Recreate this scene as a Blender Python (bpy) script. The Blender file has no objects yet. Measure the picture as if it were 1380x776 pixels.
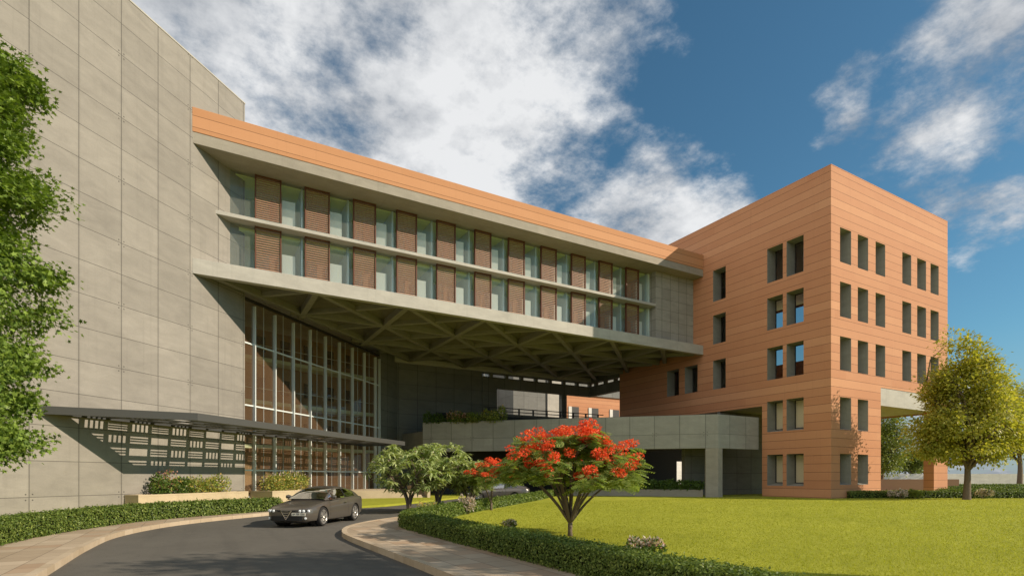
import bpy, bmesh, math, random
import numpy as np
from mathutils import Vector, Matrix

random.seed(7)
RNG = np.random.default_rng(11)
S2 = math.sqrt(.5)
scene = bpy.context.scene
COL = scene.collection
D = bpy.data

# ------------------------------------------------------------------ camera
HEAD = math.radians(60.3)
FWD = np.array([math.cos(HEAD), math.sin(HEAD), 0.])
RGT = np.array([math.sin(HEAD), -math.cos(HEAD), 0.])
CAM = np.array([0., 0., 1.75])
cd = D.cameras.new('camera'); cam = D.objects.new('camera', cd); COL.objects.link(cam)
cam.location = CAM; cam.rotation_euler = (math.pi/2, 0, HEAD - math.pi/2)
cd.sensor_width = 36; cd.lens = 36*733/1380; cd.shift_y = 254/1380
cd.clip_start = .1; cd.clip_end = 3000
scene.camera = cam

def ray(x, y):
    return FWD + RGT*((x-690)/733.) + np.array([0, 0, (642-y)/733.])
def gp(x, y, z=0.):
    """surveyed ground point for a spot of the photograph"""
    r = ray(x, y); t = (z-CAM[2])/r[2]; p = CAM + r*t
    return (float(p[0]), float(p[1]))
def dp(x, depth):
    p = CAM + ray(x, 642)*depth
    return (float(p[0]), float(p[1]))

# ------------------------------------------------------------------ node helpers
class NG:
    def __init__(self, nt): self.nt = nt
    def new(self, t, **kw):
        n = self.nt.nodes.new(t)
        for k, v in kw.items(): setattr(n, k, v)
        return n
    def put(self, sock, v):
        if isinstance(v, bpy.types.NodeSocket): self.nt.links.new(v, sock)
        else:
            try: sock.default_value = v
            except Exception: sock.default_value = tuple(v) + (1,)
    def m(self, op, a, b=None, c=None, clamp=False):
        n = self.new('ShaderNodeMath', operation=op, use_clamp=clamp)
        self.put(n.inputs[0], a)
        if b is not None: self.put(n.inputs[1], b)
        if c is not None: self.put(n.inputs[2], c)
        return n.outputs[0]
    def vm(self, op, a, b=None):
        n = self.new('ShaderNodeVectorMath', operation=op)
        self.put(n.inputs[0], a)
        if b is not None: self.put(n.inputs[1], b)
        return n
    def mix(self, f, a, b, mode='MIX'):
        n = self.new('ShaderNodeMix', data_type='RGBA', blend_type=mode)
        self.put(n.inputs[0], f); self.put(n.inputs[6], a); self.put(n.inputs[7], b)
        return n.outputs[2]
    def noise(self, vec, scale, detail=4, rough=.5, out=0, dist=0):
        n = self.new('ShaderNodeTexNoise'); self.put(n.inputs['Vector'], vec)
        n.inputs['Scale'].default_value = scale; n.inputs['Detail'].default_value = detail
        n.inputs['Roughness'].default_value = rough; n.inputs['Distortion'].default_value = dist
        return n.outputs[out]
    def white(self, x, y=0., z=0.):
        c = self.new('ShaderNodeCombineXYZ')
        self.put(c.inputs[0], x); self.put(c.inputs[1], y); self.put(c.inputs[2], z)
        w = self.new('ShaderNodeTexWhiteNoise', noise_dimensions='3D')
        self.nt.links.new(c.outputs[0], w.inputs['Vector']); return w.outputs['Value']
    def comb(self, x, y, z=0.):
        c = self.new('ShaderNodeCombineXYZ')
        self.put(c.inputs[0], x); self.put(c.inputs[1], y); self.put(c.inputs[2], z); return c.outputs[0]
    def remap(self, v, a, b, c=0., d=1., smooth=False):
        n = self.new('ShaderNodeMapRange', clamp=True)
        if smooth: n.interpolation_type = 'SMOOTHSTEP'
        self.put(n.inputs['Value'], v)
        n.inputs['From Min'].default_value = a; n.inputs['From Max'].default_value = b
        n.inputs['To Min'].default_value = c; n.inputs['To Max'].default_value = d
        return n.outputs['Result']

def material(name, base=(.5, .5, .5), rough=.7, spec=.3, metal=0., build=None):
    m = D.materials.new(name); m.use_nodes = True
    nt = m.node_tree; b = nt.nodes['Principled BSDF']
    b.inputs['Base Color'].default_value = (*base, 1)
    b.inputs['Roughness'].default_value = rough
    b.inputs['Specular IOR Level'].default_value = spec
    b.inputs['Metallic'].default_value = metal
    if build: build(NG(nt), b)
    return m

def uvs(g):
    u = g.new('ShaderNodeUVMap'); u.uv_map = 'UVMap'
    s = g.new('ShaderNodeSeparateXYZ'); g.nt.links.new(u.outputs[0], s.inputs[0])
    return s.outputs[0], s.outputs[1], u.outputs[0]
def bump(g, b, h, strength=.3, dist=.02):
    n = g.new('ShaderNodeBump'); n.inputs['Strength'].default_value = strength
    n.inputs['Distance'].default_value = dist; g.put(n.inputs['Height'], h)
    g.nt.links.new(n.outputs[0], b.inputs['Normal'])
def linemask(g, u, pitch, off, half):
    """1 on a joint line of the given half width"""
    f = g.m('FRACT', g.m('DIVIDE', g.m('SUBTRACT', u, off - pitch/2), pitch))
    dist = g.m('MULTIPLY', g.m('ABSOLUTE', g.m('SUBTRACT', f, .5)), pitch)
    return g.m('LESS_THAN', dist, half), dist

def concrete(name, col, pu=2.16, ou=0., pv=1.64, ov=0., joints=True, holes=True, half=.016, rough=.85, streak=1.):
    def build(g, b):
        u, v, uv = uvs(g)
        c3 = g.comb(u, v, 0)
        big = g.noise(c3, .35, 5, .6)
        mid = g.noise(g.comb(g.m('ADD', g.m('MULTIPLY', u, .6), g.m('MULTIPLY', v, .25)), g.m('MULTIPLY', v, 1.6), 3.1), 1.3, 6, .65, dist=.6)
        fine = g.noise(c3, 14, 4, .6)
        val = g.m('ADD', g.m('MULTIPLY', big, .35*streak), g.m('ADD', g.m('MULTIPLY', mid, .5*streak), g.m('MULTIPLY', fine, .22)))
        val = g.remap(val, .38, .75, .80, 1.16)
        if joints:
            pid = g.white(g.m('FLOOR', g.m('DIVIDE', g.m('SUBTRACT', u, ou), pu)), g.m('FLOOR', g.m('DIVIDE', g.m('SUBTRACT', v, ov), pv)))
            val = g.m('MULTIPLY', val, g.remap(pid, 0, 1, .91, 1.07))
        col_ = g.mix(1., col, g.comb(val, val, val), 'MULTIPLY')
        st_ = g.noise(g.comb(g.m('MULTIPLY', u, 1.9), g.m('MULTIPLY', v, .05), 11.), 1.6, 5, .7)
        col_ = g.mix(g.remap(st_, .54, .80, 0, .38), col_, tuple(c*.62 for c in col))
        h = fine
        if joints:
            lu, du = linemask(g, u, pu, ou, half); lv, dv = linemask(g, v, pv, ov, half*.8)
            # thin dirt run beside the upright joints
            dirt = g.m('MULTIPLY', g.remap(du, 0, .12, .35, 0), g.noise(g.comb(u, g.m('MULTIPLY', v, .4), 7), 2.0, 4, .6))
            col_ = g.mix(dirt, col_, tuple(c*.55 for c in col), 'MIX')
            ln = g.m('MAXIMUM', lu, lv)
            if holes:
                lu2, du2 = linemask(g, u, pu*2, ou, half); lv2, dv2 = linemask(g, v, pv*2, ov, half)
                a = g.m('SUBTRACT', du2, .14); c = g.m('SUBTRACT', dv2, .13)
                r = g.m('SQRT', g.m('ADD', g.m('MULTIPLY', a, a), g.m('MULTIPLY', c, c)))
                ln = g.m('MAXIMUM', ln, g.m('LESS_THAN', r, .034))
            col_ = g.mix(g.m('MULTIPLY', ln, .8), col_, tuple(c*.16 for c in col))
            h = g.m('SUBTRACT', g.m('MULTIPLY', fine, .3), ln)
        g.put(b.inputs['Base Color'], col_)
        bump(g, b, h, .35, .02)
    return material(name, col, rough, .25, build=build)

def banded(name, c1, c2, pitch=.69, off=0.):
    def build(g, b):
        u, v, uv = uvs(g)
        vv = g.m('DIVIDE', g.m('SUBTRACT', v, off), pitch)
        idx = g.m('FLOOR', vv)
        seg = g.m('FLOOR', g.m('DIVIDE', g.m('ADD', u, g.m('MULTIPLY', g.white(idx, 3.), 9.)), 7.3))
        w = g.white(idx, g.m('MULTIPLY', seg, 1.0))
        w2 = g.white(idx, 0., 5.)
        n = g.noise(g.comb(u, g.m('MULTIPLY', v, 2.), 0), .5, 5, .6)
        fine = g.noise(g.comb(g.m('MULTIPLY', u, 1.), g.m('MULTIPLY', v, 6.), 2), 9, 4, .7)
        f = g.m('ADD', g.m('ADD', g.m('MULTIPLY', w, .16), g.m('MULTIPLY', g.remap(w2, .72, .9), .30)), g.m('ADD', g.m('MULTIPLY', n, .35), g.m('MULTIPLY', fine, .35)))
        f = g.remap(f, .22, .95, 0, 1)
        col = g.mix(f, c1, c2)
        ln, dv = linemask(g, v, pitch, off, .017)
        col = g.mix(g.m('MULTIPLY', ln, .72), col, tuple(c*.18 for c in c1))
        # faint rain streaks under the joints
        st = g.noise(g.comb(g.m('MULTIPLY', u, 5.), g.m('MULTIPLY', v, .18), 1.), 1.2, 4, .7)
        col = g.mix(g.remap(st, .55, .8, 0, .22), col, tuple(c*.6 for c in c1))
        g.put(b.inputs['Base Color'], col)
        bump(g, b, g.m('SUBTRACT', g.m('MULTIPLY', fine, .35), ln), .4, .02)
    return material(name, c1, .8, .25, build=build)

def leafmat(name, c1, c2, c3=None, trans=.35, rough=.5, spec=.3):
    """c1..c2 picked per leaf"""
    m = D.materials.new(name); m.use_nodes = True
    nt = m.node_tree; g = NG(nt); b = nt.nodes['Principled BSDF']; out = nt.nodes['Material Output']
    geo = g.new('ShaderNodeNewGeometry')
    r = geo.outputs['Random Per Island']
    col = g.mix(r, c1, c2)
    if c3:
        r2 = g.m('FRACT', g.m('MULTIPLY', r, 17.31))
        col = g.mix(g.m('GREATER_THAN', r2, .86), col, c3)
    g.put(b.inputs['Base Color'], col)
    b.inputs['Roughness'].default_value = rough; b.inputs['Specular IOR Level'].default_value = spec
    t = g.new('ShaderNodeBsdfTranslucent'); g.put(t.inputs[0], g.mix(1., col, (1.25, 1.3, .55), 'MULTIPLY'))
    mx = g.new('ShaderNodeMixShader'); mx.inputs[0].default_value = trans
    nt.links.new(b.outputs[0], mx.inputs[1]); nt.links.new(t.outputs[0], mx.inputs[2])
    nt.links.new(mx.outputs[0], out.inputs[0])
    return m

def glass(name, tint=(.85, .93, .9), refl=1., film=None, film_amt=0., ior=1.5):
    m = D.materials.new(name); m.use_nodes = True
    nt = m.node_tree; g = NG(nt); nt.nodes.remove(nt.nodes['Principled BSDF']); out = nt.nodes['Material Output']
    tr = g.new('ShaderNodeBsdfTransparent'); tr.inputs[0].default_value = (*tint, 1)
    gl = g.new('ShaderNodeBsdfGlossy'); gl.inputs['Roughness'].default_value = .01; gl.inputs[0].default_value = (.95, .97, 1, 1)
    fr = g.new('ShaderNodeFresnel'); fr.inputs['IOR'].default_value = ior
    f = g.m('MULTIPLY', fr.outputs[0], refl, clamp=True)
    base = tr.outputs[0]
    if film:
        di = g.new('ShaderNodeBsdfDiffuse'); di.inputs[0].default_value = (*film, 1)
        mx0 = g.new('ShaderNodeMixShader'); mx0.inputs[0].default_value = film_amt
        nt.links.new(base, mx0.inputs[1]); nt.links.new(di.outputs[0], mx0.inputs[2]); base = mx0.outputs[0]
    mx = g.new('ShaderNodeMixShader'); g.put(mx.inputs[0], f)
    nt.links.new(base, mx.inputs[1]); nt.links.new(gl.outputs[0], mx.inputs[2])
    nt.links.new(mx.outputs[0], out.inputs[0])
    return m

# ------------------------------------------------------------------ mesh helpers
def tag(o, label=None, cat=None, group=None, kind=None):
    if label: o['label'] = label
    if cat: o['category'] = cat
    if group: o['group'] = group
    if kind: o['kind'] = kind
    return o
WLOC = {}
def empty(name, loc, label=None, cat=None, group=None):
    o = D.objects.new(name, None); COL.objects.link(o); o.location = loc
    o.empty_display_size = .3
    WLOC[o.name] = Vector(loc)
    return tag(o, label, cat, group)
def wloc(o):
    return WLOC[o.name] if o is not None and o.name in WLOC else Vector((0, 0, 0))
def finish(name, me, mats, parent, loc, smooth):
    o = D.objects.new(name, me); COL.objects.link(o)
    for m in (mats if isinstance(mats, (list, tuple)) else [mats]): me.materials.append(m)
    if smooth:
        me.polygons.foreach_set('use_smooth', [True]*len(me.polygons))
    if parent is not None:
        o.parent = parent; o.location = loc - wloc(parent)
    else: o.location = loc
    WLOC[o.name] = loc.copy()
    return o
def box_uv(me, off):
    n = len(me.loops)
    if n == 0: return
    uvl = me.uv_layers.new(name='UVMap')
    co = np.empty(len(me.vertices)*3); me.vertices.foreach_get('co', co); co = co.reshape(-1, 3) + np.array(off)
    li = np.empty(n, dtype=np.int64); me.loops.foreach_get('vertex_index', li)
    nf = len(me.polygons)
    nr = np.empty(nf*3); me.polygons.foreach_get('normal', nr); nr = nr.reshape(-1, 3)
    tot = np.empty(nf, dtype=np.int64); me.polygons.foreach_get('loop_total', tot)
    fn = np.repeat(nr, tot, axis=0); p = co[li]
    hor = np.abs(fn[:, 2]) > .8
    t = np.stack([-fn[:, 1], fn[:, 0]], 1); t /= np.maximum(np.linalg.norm(t, axis=1, keepdims=True), 1e-6)
    u = np.where(hor, p[:, 0], (p[:, :2]*t).sum(1)); v = np.where(hor, p[:, 1], p[:, 2])
    uvl.data.foreach_set('uv', np.stack([u, v], 1).astype(np.float32).ravel())

class MB:
    def __init__(self): self.v = []; self.f = []; self.mi = []; self.cur = 0
    def face(self, pts):
        k = len(self.v); self.v += [tuple(map(float, p)) for p in pts]
        self.f.append(tuple(range(k, k+len(pts)))); self.mi.append(self.cur); return self
    def poly(self, verts, faces):
        k = len(self.v); self.v += [tuple(map(float, p)) for p in verts]
        for f in faces: self.f.append(tuple(i+k for i in f)); self.mi.append(self.cur)
        return self
    def box(self, x0, x1, y0, y1, z0, z1):
        if x0 > x1: x0, x1 = x1, x0
        if y0 > y1: y0, y1 = y1, y0
        v = [(x0, y0, z0), (x1, y0, z0), (x1, y1, z0), (x0, y1, z0), (x0, y0, z1), (x1, y0, z1), (x1, y1, z1), (x0, y1, z1)]
        return self.poly(v, [(0, 3, 2, 1), (4, 5, 6, 7), (0, 1, 5, 4), (1, 2, 6, 5), (2, 3, 7, 6), (3, 0, 4, 7)])
    def prism(self, poly, z0, z1):
        a = sum(p[0]*q[1]-q[0]*p[1] for p, q in zip(poly, poly[1:]+poly[:1]))
        if a < 0: poly = poly[::-1]
        n = len(poly)
        v = [(p[0], p[1], z0) for p in poly] + [(p[0], p[1], z1) for p in poly]
        return self.poly(v, [tuple(range(n-1, -1, -1)), tuple(range(n, 2*n))] + [(i, (i+1) % n, n+(i+1) % n, n+i) for i in range(n)])
    def bar(self, p, q, w, h):
        """square bar from p to q: w across (horizontal), h deep (vertical-ish)"""
        p = np.array(p, float); q = np.array(q, float); d = q-p; L = np.linalg.norm(d)
        if L < 1e-6: return self
        d /= L
        up = np.array([0, 0, 1.]) if abs(d[2]) < .95 else np.array([0, 1., 0])
        s = np.cross(d, up); s /= np.linalg.norm(s); u = np.cross(s, d)
        v = [e + s*a*w/2 + u*b*h/2 for e in (p, q) for a, b in ((-1, -1), (1, -1), (1, 1), (-1, 1))]
        return self.poly(v, [(0, 1, 2, 3), (7, 6, 5, 4), (0, 4, 5, 1), (1, 5, 6, 2), (2, 6, 7, 3), (3, 7, 4, 0)])
    def tube(self, pts, rad, n=8, cap=True):
        pts = [np.array(p, float) for p in pts]; k = len(self.v); rings = []
        ref = None
        for i, p in enumerate(pts):
            d = pts[min(i+1, len(pts)-1)] - pts[max(i-1, 0)]; d /= max(np.linalg.norm(d), 1e-6)
            if ref is None:
                ref = np.array([1., 0, 0]) if abs(d[0]) < .8 else np.array([0, 1., 0])
            s = ref - d*(ref@d); s /= max(np.linalg.norm(s), 1e-6); ref = s; t = np.cross(d, s)
            r = rad[i] if hasattr(rad, '__len__') else rad
            for j in range(n):
                a = 2*math.pi*j/n; self.v.append(tuple(p + r*(math.cos(a)*s + math.sin(a)*t)))
        for i in range(len(pts)-1):
            for j in range(n):
                a = k+i*n+j; b = k+i*n+(j+1) % n
                self.f.append((a, b, b+n, a+n)); self.mi.append(self.cur)
        if cap:
            self.f.append(tuple(range(k+n-1, k-1, -1))); self.mi.append(self.cur)
            e = k+(len(pts)-1)*n
            self.f.append(tuple(range(e, e+n))); self.mi.append(self.cur)
        return self
    def lathe(self, center, axis, prof, n=24):
        """prof = [(along, radius)...] about axis through center"""
        c = np.array(center, float); a = np.array(axis, float); a /= np.linalg.norm(a)
        s = np.cross(a, (0, 0, 1.)); 
        if np.linalg.norm(s) < .1: s = np.array([1., 0, 0])
        s /= np.linalg.norm(s); t = np.cross(a, s); k = len(self.v)
        for (h, r) in prof:
            for j in range(n):
                g = 2*math.pi*j/n; self.v.append(tuple(c + a*h + r*(math.cos(g)*s + math.sin(g)*t)))
        for i in range(len(prof)-1):
            for j in range(n):
                p = k+i*n+j; q = k+i*n+(j+1) % n
                self.f.append((p, q, q+n, p+n)); self.mi.append(self.cur)
        return self
    def build(self, name, mats, parent=None, loc=None, smooth=False, bevel=0., label=None):
        loc = Vector(loc) if loc is not None else wloc(parent).copy()
        me = D.meshes.new(name)
        me.from_pydata([(x-loc.x, y-loc.y, z-loc.z) for x, y, z in self.v], [], self.f)
        me.polygons.foreach_set('material_index', self.mi)
        me.update()
        box_uv(me, loc)
        o = finish(name, me, mats, parent, loc, smooth)
        if bevel:
            b = o.modifiers.new('bevel', 'BEVEL'); b.width = bevel; b.segments = 2; b.limit_method = 'ANGLE'
        if label: o['label'] = label
        return o

def np_mesh(name, groups, mats, parent=None, loc=None, smooth=False):
    """groups = [(verts (N,3) world, faces (F,m), material index)...]"""
    loc = Vector(loc) if loc is not None else wloc(parent).copy()
    V = []; LI = []; ST = []; TOT = []; MI = []; k = 0; ls = 0
    for v, f, mi in groups:
        if len(f) == 0: continue
        V.append(v); LI.append((f+k).ravel()); F, m = f.shape
        ST.append(ls + np.arange(F)*m); TOT.append(np.full(F, m)); MI.append(np.full(F, mi)); k += len(v); ls += F*m
    V = np.concatenate(V) - np.array(loc); LI = np.concatenate(LI); ST = np.concatenate(ST); TOT = np.concatenate(TOT); MI = np.concatenate(MI)
    me = D.meshes.new(name)
    me.vertices.add(len(V)); me.vertices.foreach_set('co', V.astype(np.float32).ravel())
    me.loops.add(len(LI)); me.loops.foreach_set('vertex_index', LI.astype(np.int32))
    me.polygons.add(len(ST)); me.polygons.foreach_set('loop_start', ST.astype(np.int32)); me.polygons.foreach_set('loop_total', TOT.astype(np.int32))
    me.polygons.foreach_set('material_index', MI.astype(np.int32))
    me.update(calc_edges=True); me.validate()
    return finish(name, me, mats, parent, loc, smooth)

def mbgroup(mb, mi=0):
    """MB quads as np groups"""
    out = []
    for m in set(len(f) for f in mb.f):
        fs = np.array([f for f in mb.f if len(f) == m]); out.append((np.array(mb.v), fs, mi))
    return out

def unit(a): return a/np.maximum(np.linalg.norm(a, axis=-1, keepdims=True), 1e-9)
def rdirs(n, rng=RNG): return unit(rng.normal(size=(n, 3)))
def scatter(tv, tf, P, A, N, S):
    """place a template (x along A, z along N) at each P with scale S"""
    A = unit(A); B = unit(np.cross(N, A)); N2 = np.cross(A, B)
    S = np.asarray(S)[:, None, None]
    v = P[:, None, :] + S*(tv[None, :, 0:1]*A[:, None] + tv[None, :, 1:2]*B[:, None] + tv[None, :, 2:3]*N2[:, None])
    k = len(tv); n = len(P)
    f = (np.array(tf)[None] + (np.arange(n)*k)[:, None, None]).reshape(-1, len(tf[0]))
    return v.reshape(-1, 3), f
# leaf templates
OVAL = (np.array([(0, 0, 0), (.35, -.28, .06), (1, 0, -.05), (.35, .28, .06)]), [(0, 1, 2, 3)])
LANCE = (np.array([(0, 0, 0), (.45, -.13, .10), (1, 0, -.22), (.45, .13, .10)]), [(0, 1, 2, 3)])
_l = []
for i, (a, r) in enumerate([(-180, .12), (-115, .62), (-85, .34), (-52, .85), (-26, .48), (0, 1.0), (26, .48), (52, .85), (85, .34), (115, .62)]):
    _l.append((r*math.cos(math.radians(a))*.55 + .3, r*math.sin(math.radians(a))*.55, -.12*r*r + (.05 if i % 2 else 0)))
LOBED = (np.array(_l), [tuple(range(10))])
_v = []; _f = []
for i in range(6):
    x = .08 + i*.155; L = .24*math.sin(math.pi*(i+1.1)/7.6)+.05
    for sgn in (-1, 1):
        k = len(_v); _v += [(x, 0, -.25*x*x), (x+.06, sgn*L, -.25*x*x-.05), (x+.15, sgn*L*.9, -.25*x*x-.05), (x+.13, 0, -.25*x*x)]; _f.append((k, k+1, k+2, k+3))
FROND = (np.array(_v), _f)
PETAL = (np.array([(0, 0, 0), (.6, -.45, .15), (1, 0, .05), (.6, .45, .15)]), [(0, 1, 2, 3)])

def smoothline(pts, per=6):
    pts = [np.array(p, float) for p in pts]; out = []
    P = [2*pts[0]-pts[1]] + pts + [2*pts[-1]-pts[-2]]
    for i in range(1, len(P)-2):
        for k in range(per):
            t = k/per; a, b, c, d = P[i-1], P[i], P[i+1], P[i+2]
            out.append(.5*((2*b) + (c-a)*t + (2*a-5*b+4*c-d)*t*t + (3*b-a-3*c+d)*t**3))
    out.append(pts[-1]); return out
def offset_line(line, d):
    """shift a 2D polyline to its left by d"""
    out = []
    for i, p in enumerate(line):
        t = np.array(line[min(i+1, len(line)-1)]) - np.array(line[max(i-1, 0)]); t = t/np.linalg.norm(t)
        out.append(np.array(p) + d*np.array([-t[1], t[0]]))
    return out

# ------------------------------------------------------------------ materials
SUNDIR = np.array([1.095, -1., .87]); SUNDIR /= np.linalg.norm(SUNDIR)
UW = (2.54+41.04)*S2                # where the tall block's corner falls along its wall
M = {}
M['concrete_block'] = concrete('sandy concrete panels', (.278, .255, .221), 2.155, UW-.14, 1.64, 27.07-1.64*16)
M['concrete_plain'] = concrete('plain concrete', (.33, .295, .24), joints=False)
M['concrete_fin'] = concrete('pale concrete edge', (.45, .425, .375), joints=False)
M['concrete_soffit'] = concrete('grey soffit concrete', (.26, .245, .195), joints=False)  # ribs toned lighter than the panels, for light bounced off the lawn
M['concrete_panel'] = concrete('olive soffit panels', (.165, .15, .10), joints=False)  # darkened to put the shade of the coffers into the colour
M['concrete_dark'] = concrete('grey shaded wall panels', (.185, .18, .155), 2.16, 1., 1.6, .5)  # base tone lowered to deepen the shade these walls stand in
M['concrete_grid'] = concrete('grey square panels', (.33, .315, .27), 1.15, 0.35, 1.06, .2, holes=False)
M['concrete_parapet'] = concrete('grey parapet panels', (.34, .325, .285), 2.13, (38.46*S2*-1+31.74*S2)-.05, 1.67, 5.44)
M['concrete_rear'] = concrete('pale rear panels', (.20, .20, .185), 2.4, 0, 2.2, 1)
M['terracotta'] = banded('terracotta panels', (.455, .202, .102), (.585, .298, .160), .69, .05)
M['terracotta_light'] = banded('light terracotta panels', (.47, .225, .105), (.56, .285, .145), .69, 22.55+.27)
M['reveal'] = concrete('grey window reveal', (.28, .275, .24), joints=False)
M['aluminium'] = material('pale aluminium', (.74, .78, .76), .45, .5, .2)
M['frame_dark'] = material('dark window frame', (.035, .032, .028), .5, .4)
M['post_rust'] = material('rust brown post', (.13, .05, .026), .6, .3)
def _screen(g, b):
    u, v, uv = uvs(g); n = g.noise(g.comb(u, v, 0), 3, 4, .6)
    g.put(b.inputs['Base Color'], g.mix(n, (.26, .135, .08), (.40, .22, .135)))
M['screen'] = material('brown louvre metal', (.2, .1, .05), .55, .3, build=_screen)
M['glass_clear'] = glass('clear window glass', (.94, .98, .96), .7, (.86, .92, .80), .08)  # faint white film added to lift the dim rooms behind the panes
M['glass_film'] = glass('bronze film glass', (.82, .82, .72), .6, (.34, .20, .115), .20, 1.45)
M['glass_dark'] = glass('tower window glass', (.6, .66, .66), 1.2)
M['plaster'] = material('pale interior plaster', (.84, .86, .82), .8, .2)
M['ceiling'] = material('lawn lit interior ceiling', (.86, .95, .46), .8, .2)  # lime tint stands in for green light bounced up from the grass
M['slab_edge'] = material('pale gallery slab', (.86, .92, .74), .7, .2)
M['interior_grey'] = material('grey cupboard', (.88, .86, .80), .6, .3)
M['interior_blue'] = material('blue grey interior wall', (.58, .70, .74), .6, .3)
M['interior_brown'] = material('brown interior wall', (.38, .25, .16), .8, .2)
M['blind'] = material('beige roller blind', (.80, .64, .46), .8, .2)
M['dark_metal'] = material('dark grey painted metal', (.068, .068, .063), .5, .35)
M['lattice_metal'] = material('charcoal canopy metal', (.05, .05, .047), .5, .35)
M['black_void'] = material('shade black wall', (.035, .033, .03), .8, .2)  # near black colour stands in for the deep shade under the terrace
M['white_wall'] = concrete('white boundary wall', (.68, .66, .60), joints=False)
M['tan_stone'] = concrete('tan planter stone', (.50, .40, .27), joints=False)
M['brown_brick'] = material('brown brick wall', (.22, .13, .085), .85, .2)

def _asphalt(g, b):
    u, v, uv = uvs(g); c = g.comb(u, v, 0)
    n1 = g.noise(c, .25, 4, .6); n2 = g.noise(c, 60, 3, .7); n3 = g.noise(c, 2.2, 5, .6)
    f = g.m('ADD', g.m('MULTIPLY', n1, .5), g.m('ADD', g.m('MULTIPLY', n2, .6), g.m('MULTIPLY', n3, .3)))
    col = g.mix(g.remap(f, .4, 1.), (.085, .078, .066), (.150, .138, .117))
    # tyre-polished bands along the drive, oil drips and a few hairline cracks
    tr = g.noise(g.comb(g.m('MULTIPLY', u, 1.15), g.m('MULTIPLY', v, .05), 3.), 1., 2, .5)
    col = g.mix(g.remap(tr, .52, .68, 0, .30), col, (.060, .056, .050))
    oil = g.noise(g.comb(u, v, 9.), .9, 6, .75)
    col = g.mix(g.remap(oil, .66, .74, 0, .45), col, (.045, .042, .038))
    cr = g.m('ABSOLUTE', g.m('SUBTRACT', g.noise(g.comb(u, v, 5.), .45, 7, .65), .5))
    col = g.mix(g.remap(cr, 0., .004, .5, 0), col, (.03, .028, .026))
    g.put(b.inputs['Base Color'], col)
    bump(g, b, n2, .5, .01)
M['asphalt'] = material('asphalt', (.08, .075, .065), .85, .25, build=_asphalt)
def _paving(g, b):
    u, v, uv = uvs(g)
    pu, pv = .62, .62
    iu = g.m('FLOOR', g.m('DIVIDE', u, pu)); iv = g.m('FLOOR', g.m('DIVIDE', v, pv))
    w = g.white(iu, iv); w2 = g.white(iu, iv, 4.)
    n = g.noise(g.comb(u, v, 0), 2.2, 5, .65); fine = g.noise(g.comb(u, v, 0), 30, 3, .6)
    f = g.m('ADD', g.m('MULTIPLY', w, .55), g.m('ADD', g.m('MULTIPLY', n, .5), g.m('MULTIPLY', fine, .2)))
    col = g.mix(g.remap(f, .25, 1.05), (.32, .245, .165), (.50, .40, .29))
    col = g.mix(g.m('MULTIPLY', g.m('GREATER_THAN', w2, .8), .4), col, (.36, .22, .13))
    lu, _ = linemask(g, u, pu, 0, .008); lv, _ = linemask(g, v, pv, 0, .008)
    ln = g.m('MAXIMUM', lu, lv)
    col = g.mix(g.m('MULTIPLY', ln, .7), col, (.07, .055, .04))
    g.put(b.inputs['Base Color'], col); bump(g, b, g.m('SUBTRACT', g.m('MULTIPLY', fine, .3), ln), .4, .01)
M['paving'] = material('tan paving slabs', (.4, .3, .2), .8, .25, build=_paving)
def _lawn(g, b):
    u, v, uv = uvs(g); c = g.comb(u, v, 0)
    n1 = g.noise(c, .12, 4, .6); n2 = g.noise(c, 1.1, 5, .65); n3 = g.noise(c, 22, 4, .7)
    st = g.noise(g.comb(g.m('ADD', g.m('MULTIPLY', u, .5), g.m('MULTIPLY', v, -.9)), g.m('ADD', g.m('MULTIPLY', u, .12), g.m('MULTIPLY', v, .07)), 2.), 1.5, 5, .7)
    f = g.m('ADD', g.m('MULTIPLY', n1, .6), g.m('ADD', g.m('MULTIPLY', n2, .5), g.m('ADD', g.m('MULTIPLY', n3, .35), g.m('MULTIPLY', st, .6))))
    g.put(b.inputs['Base Color'], g.mix(g.remap(f, .72, 1.30), (.235, .255, .026), (.41, .41, .050)))
    bump(g, b, n3, .8, .05)
M['lawn'] = material('lawn', (.2, .2, .03), .9, .1, build=_lawn)
def _soil(g, b):
    u, v, uv = uvs(g); n = g.noise(g.comb(u, v, 0), .6, 6, .6)
    g.put(b.inputs['Base Color'], g.mix(n, (.10, .10, .03), (.20, .17, .06)))
M['ground'] = material('dry ground', (.15, .13, .05), .95, .1, build=_soil)
def _bark(g, b):
    t = g.new('ShaderNodeTexCoord'); n = g.noise(t.outputs['Object'], 6, 6, .7)
    g.put(b.inputs['Base Color'], g.mix(n, (.09, .065, .045), (.22, .17, .125))); bump(g, b, n, .6, .03)
M['bark'] = material('bark', (.15, .11, .08), .9, .15, build=_bark)
M['leaf_near'] = leafmat('maple leaf', (.07, .125, .016), (.26, .36, .06), trans=.3)
M['leaf_far'] = leafmat('glow tinted tree leaf', (.24, .27, .04), (.54, .47, .09), trans=.45)  # yellowed to put the warm sun glow into the leaf colour
M['leaf_mid'] = leafmat('green tree leaf', (.12, .165, .024), (.24, .27, .05), trans=.35)
M['leaf_hedge'] = leafmat('hedge leaf', (.065, .11, .018), (.165, .22, .04), (.26, .31, .07), trans=.25)
M['leaf_lance'] = leafmat('frangipani leaf', (.26, .34, .11), (.50, .54, .25), trans=.35, spec=.5)
M['leaf_frond'] = leafmat('flame tree frond', (.15, .22, .05), (.33, .39, .12), trans=.4)
M['petal_red'] = leafmat('red orange petal', (.74, .060, .018), (.86, .125, .042), (.88, .24, .085), trans=.3)
M['petal_white'] = leafmat('dusty white petal', (.50, .40, .36), (.66, .56, .50), trans=.3)
M['petal_pink'] = leafmat('dusty pink petal', (.45, .17, .12), (.55, .30, .22), trans=.3)
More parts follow.
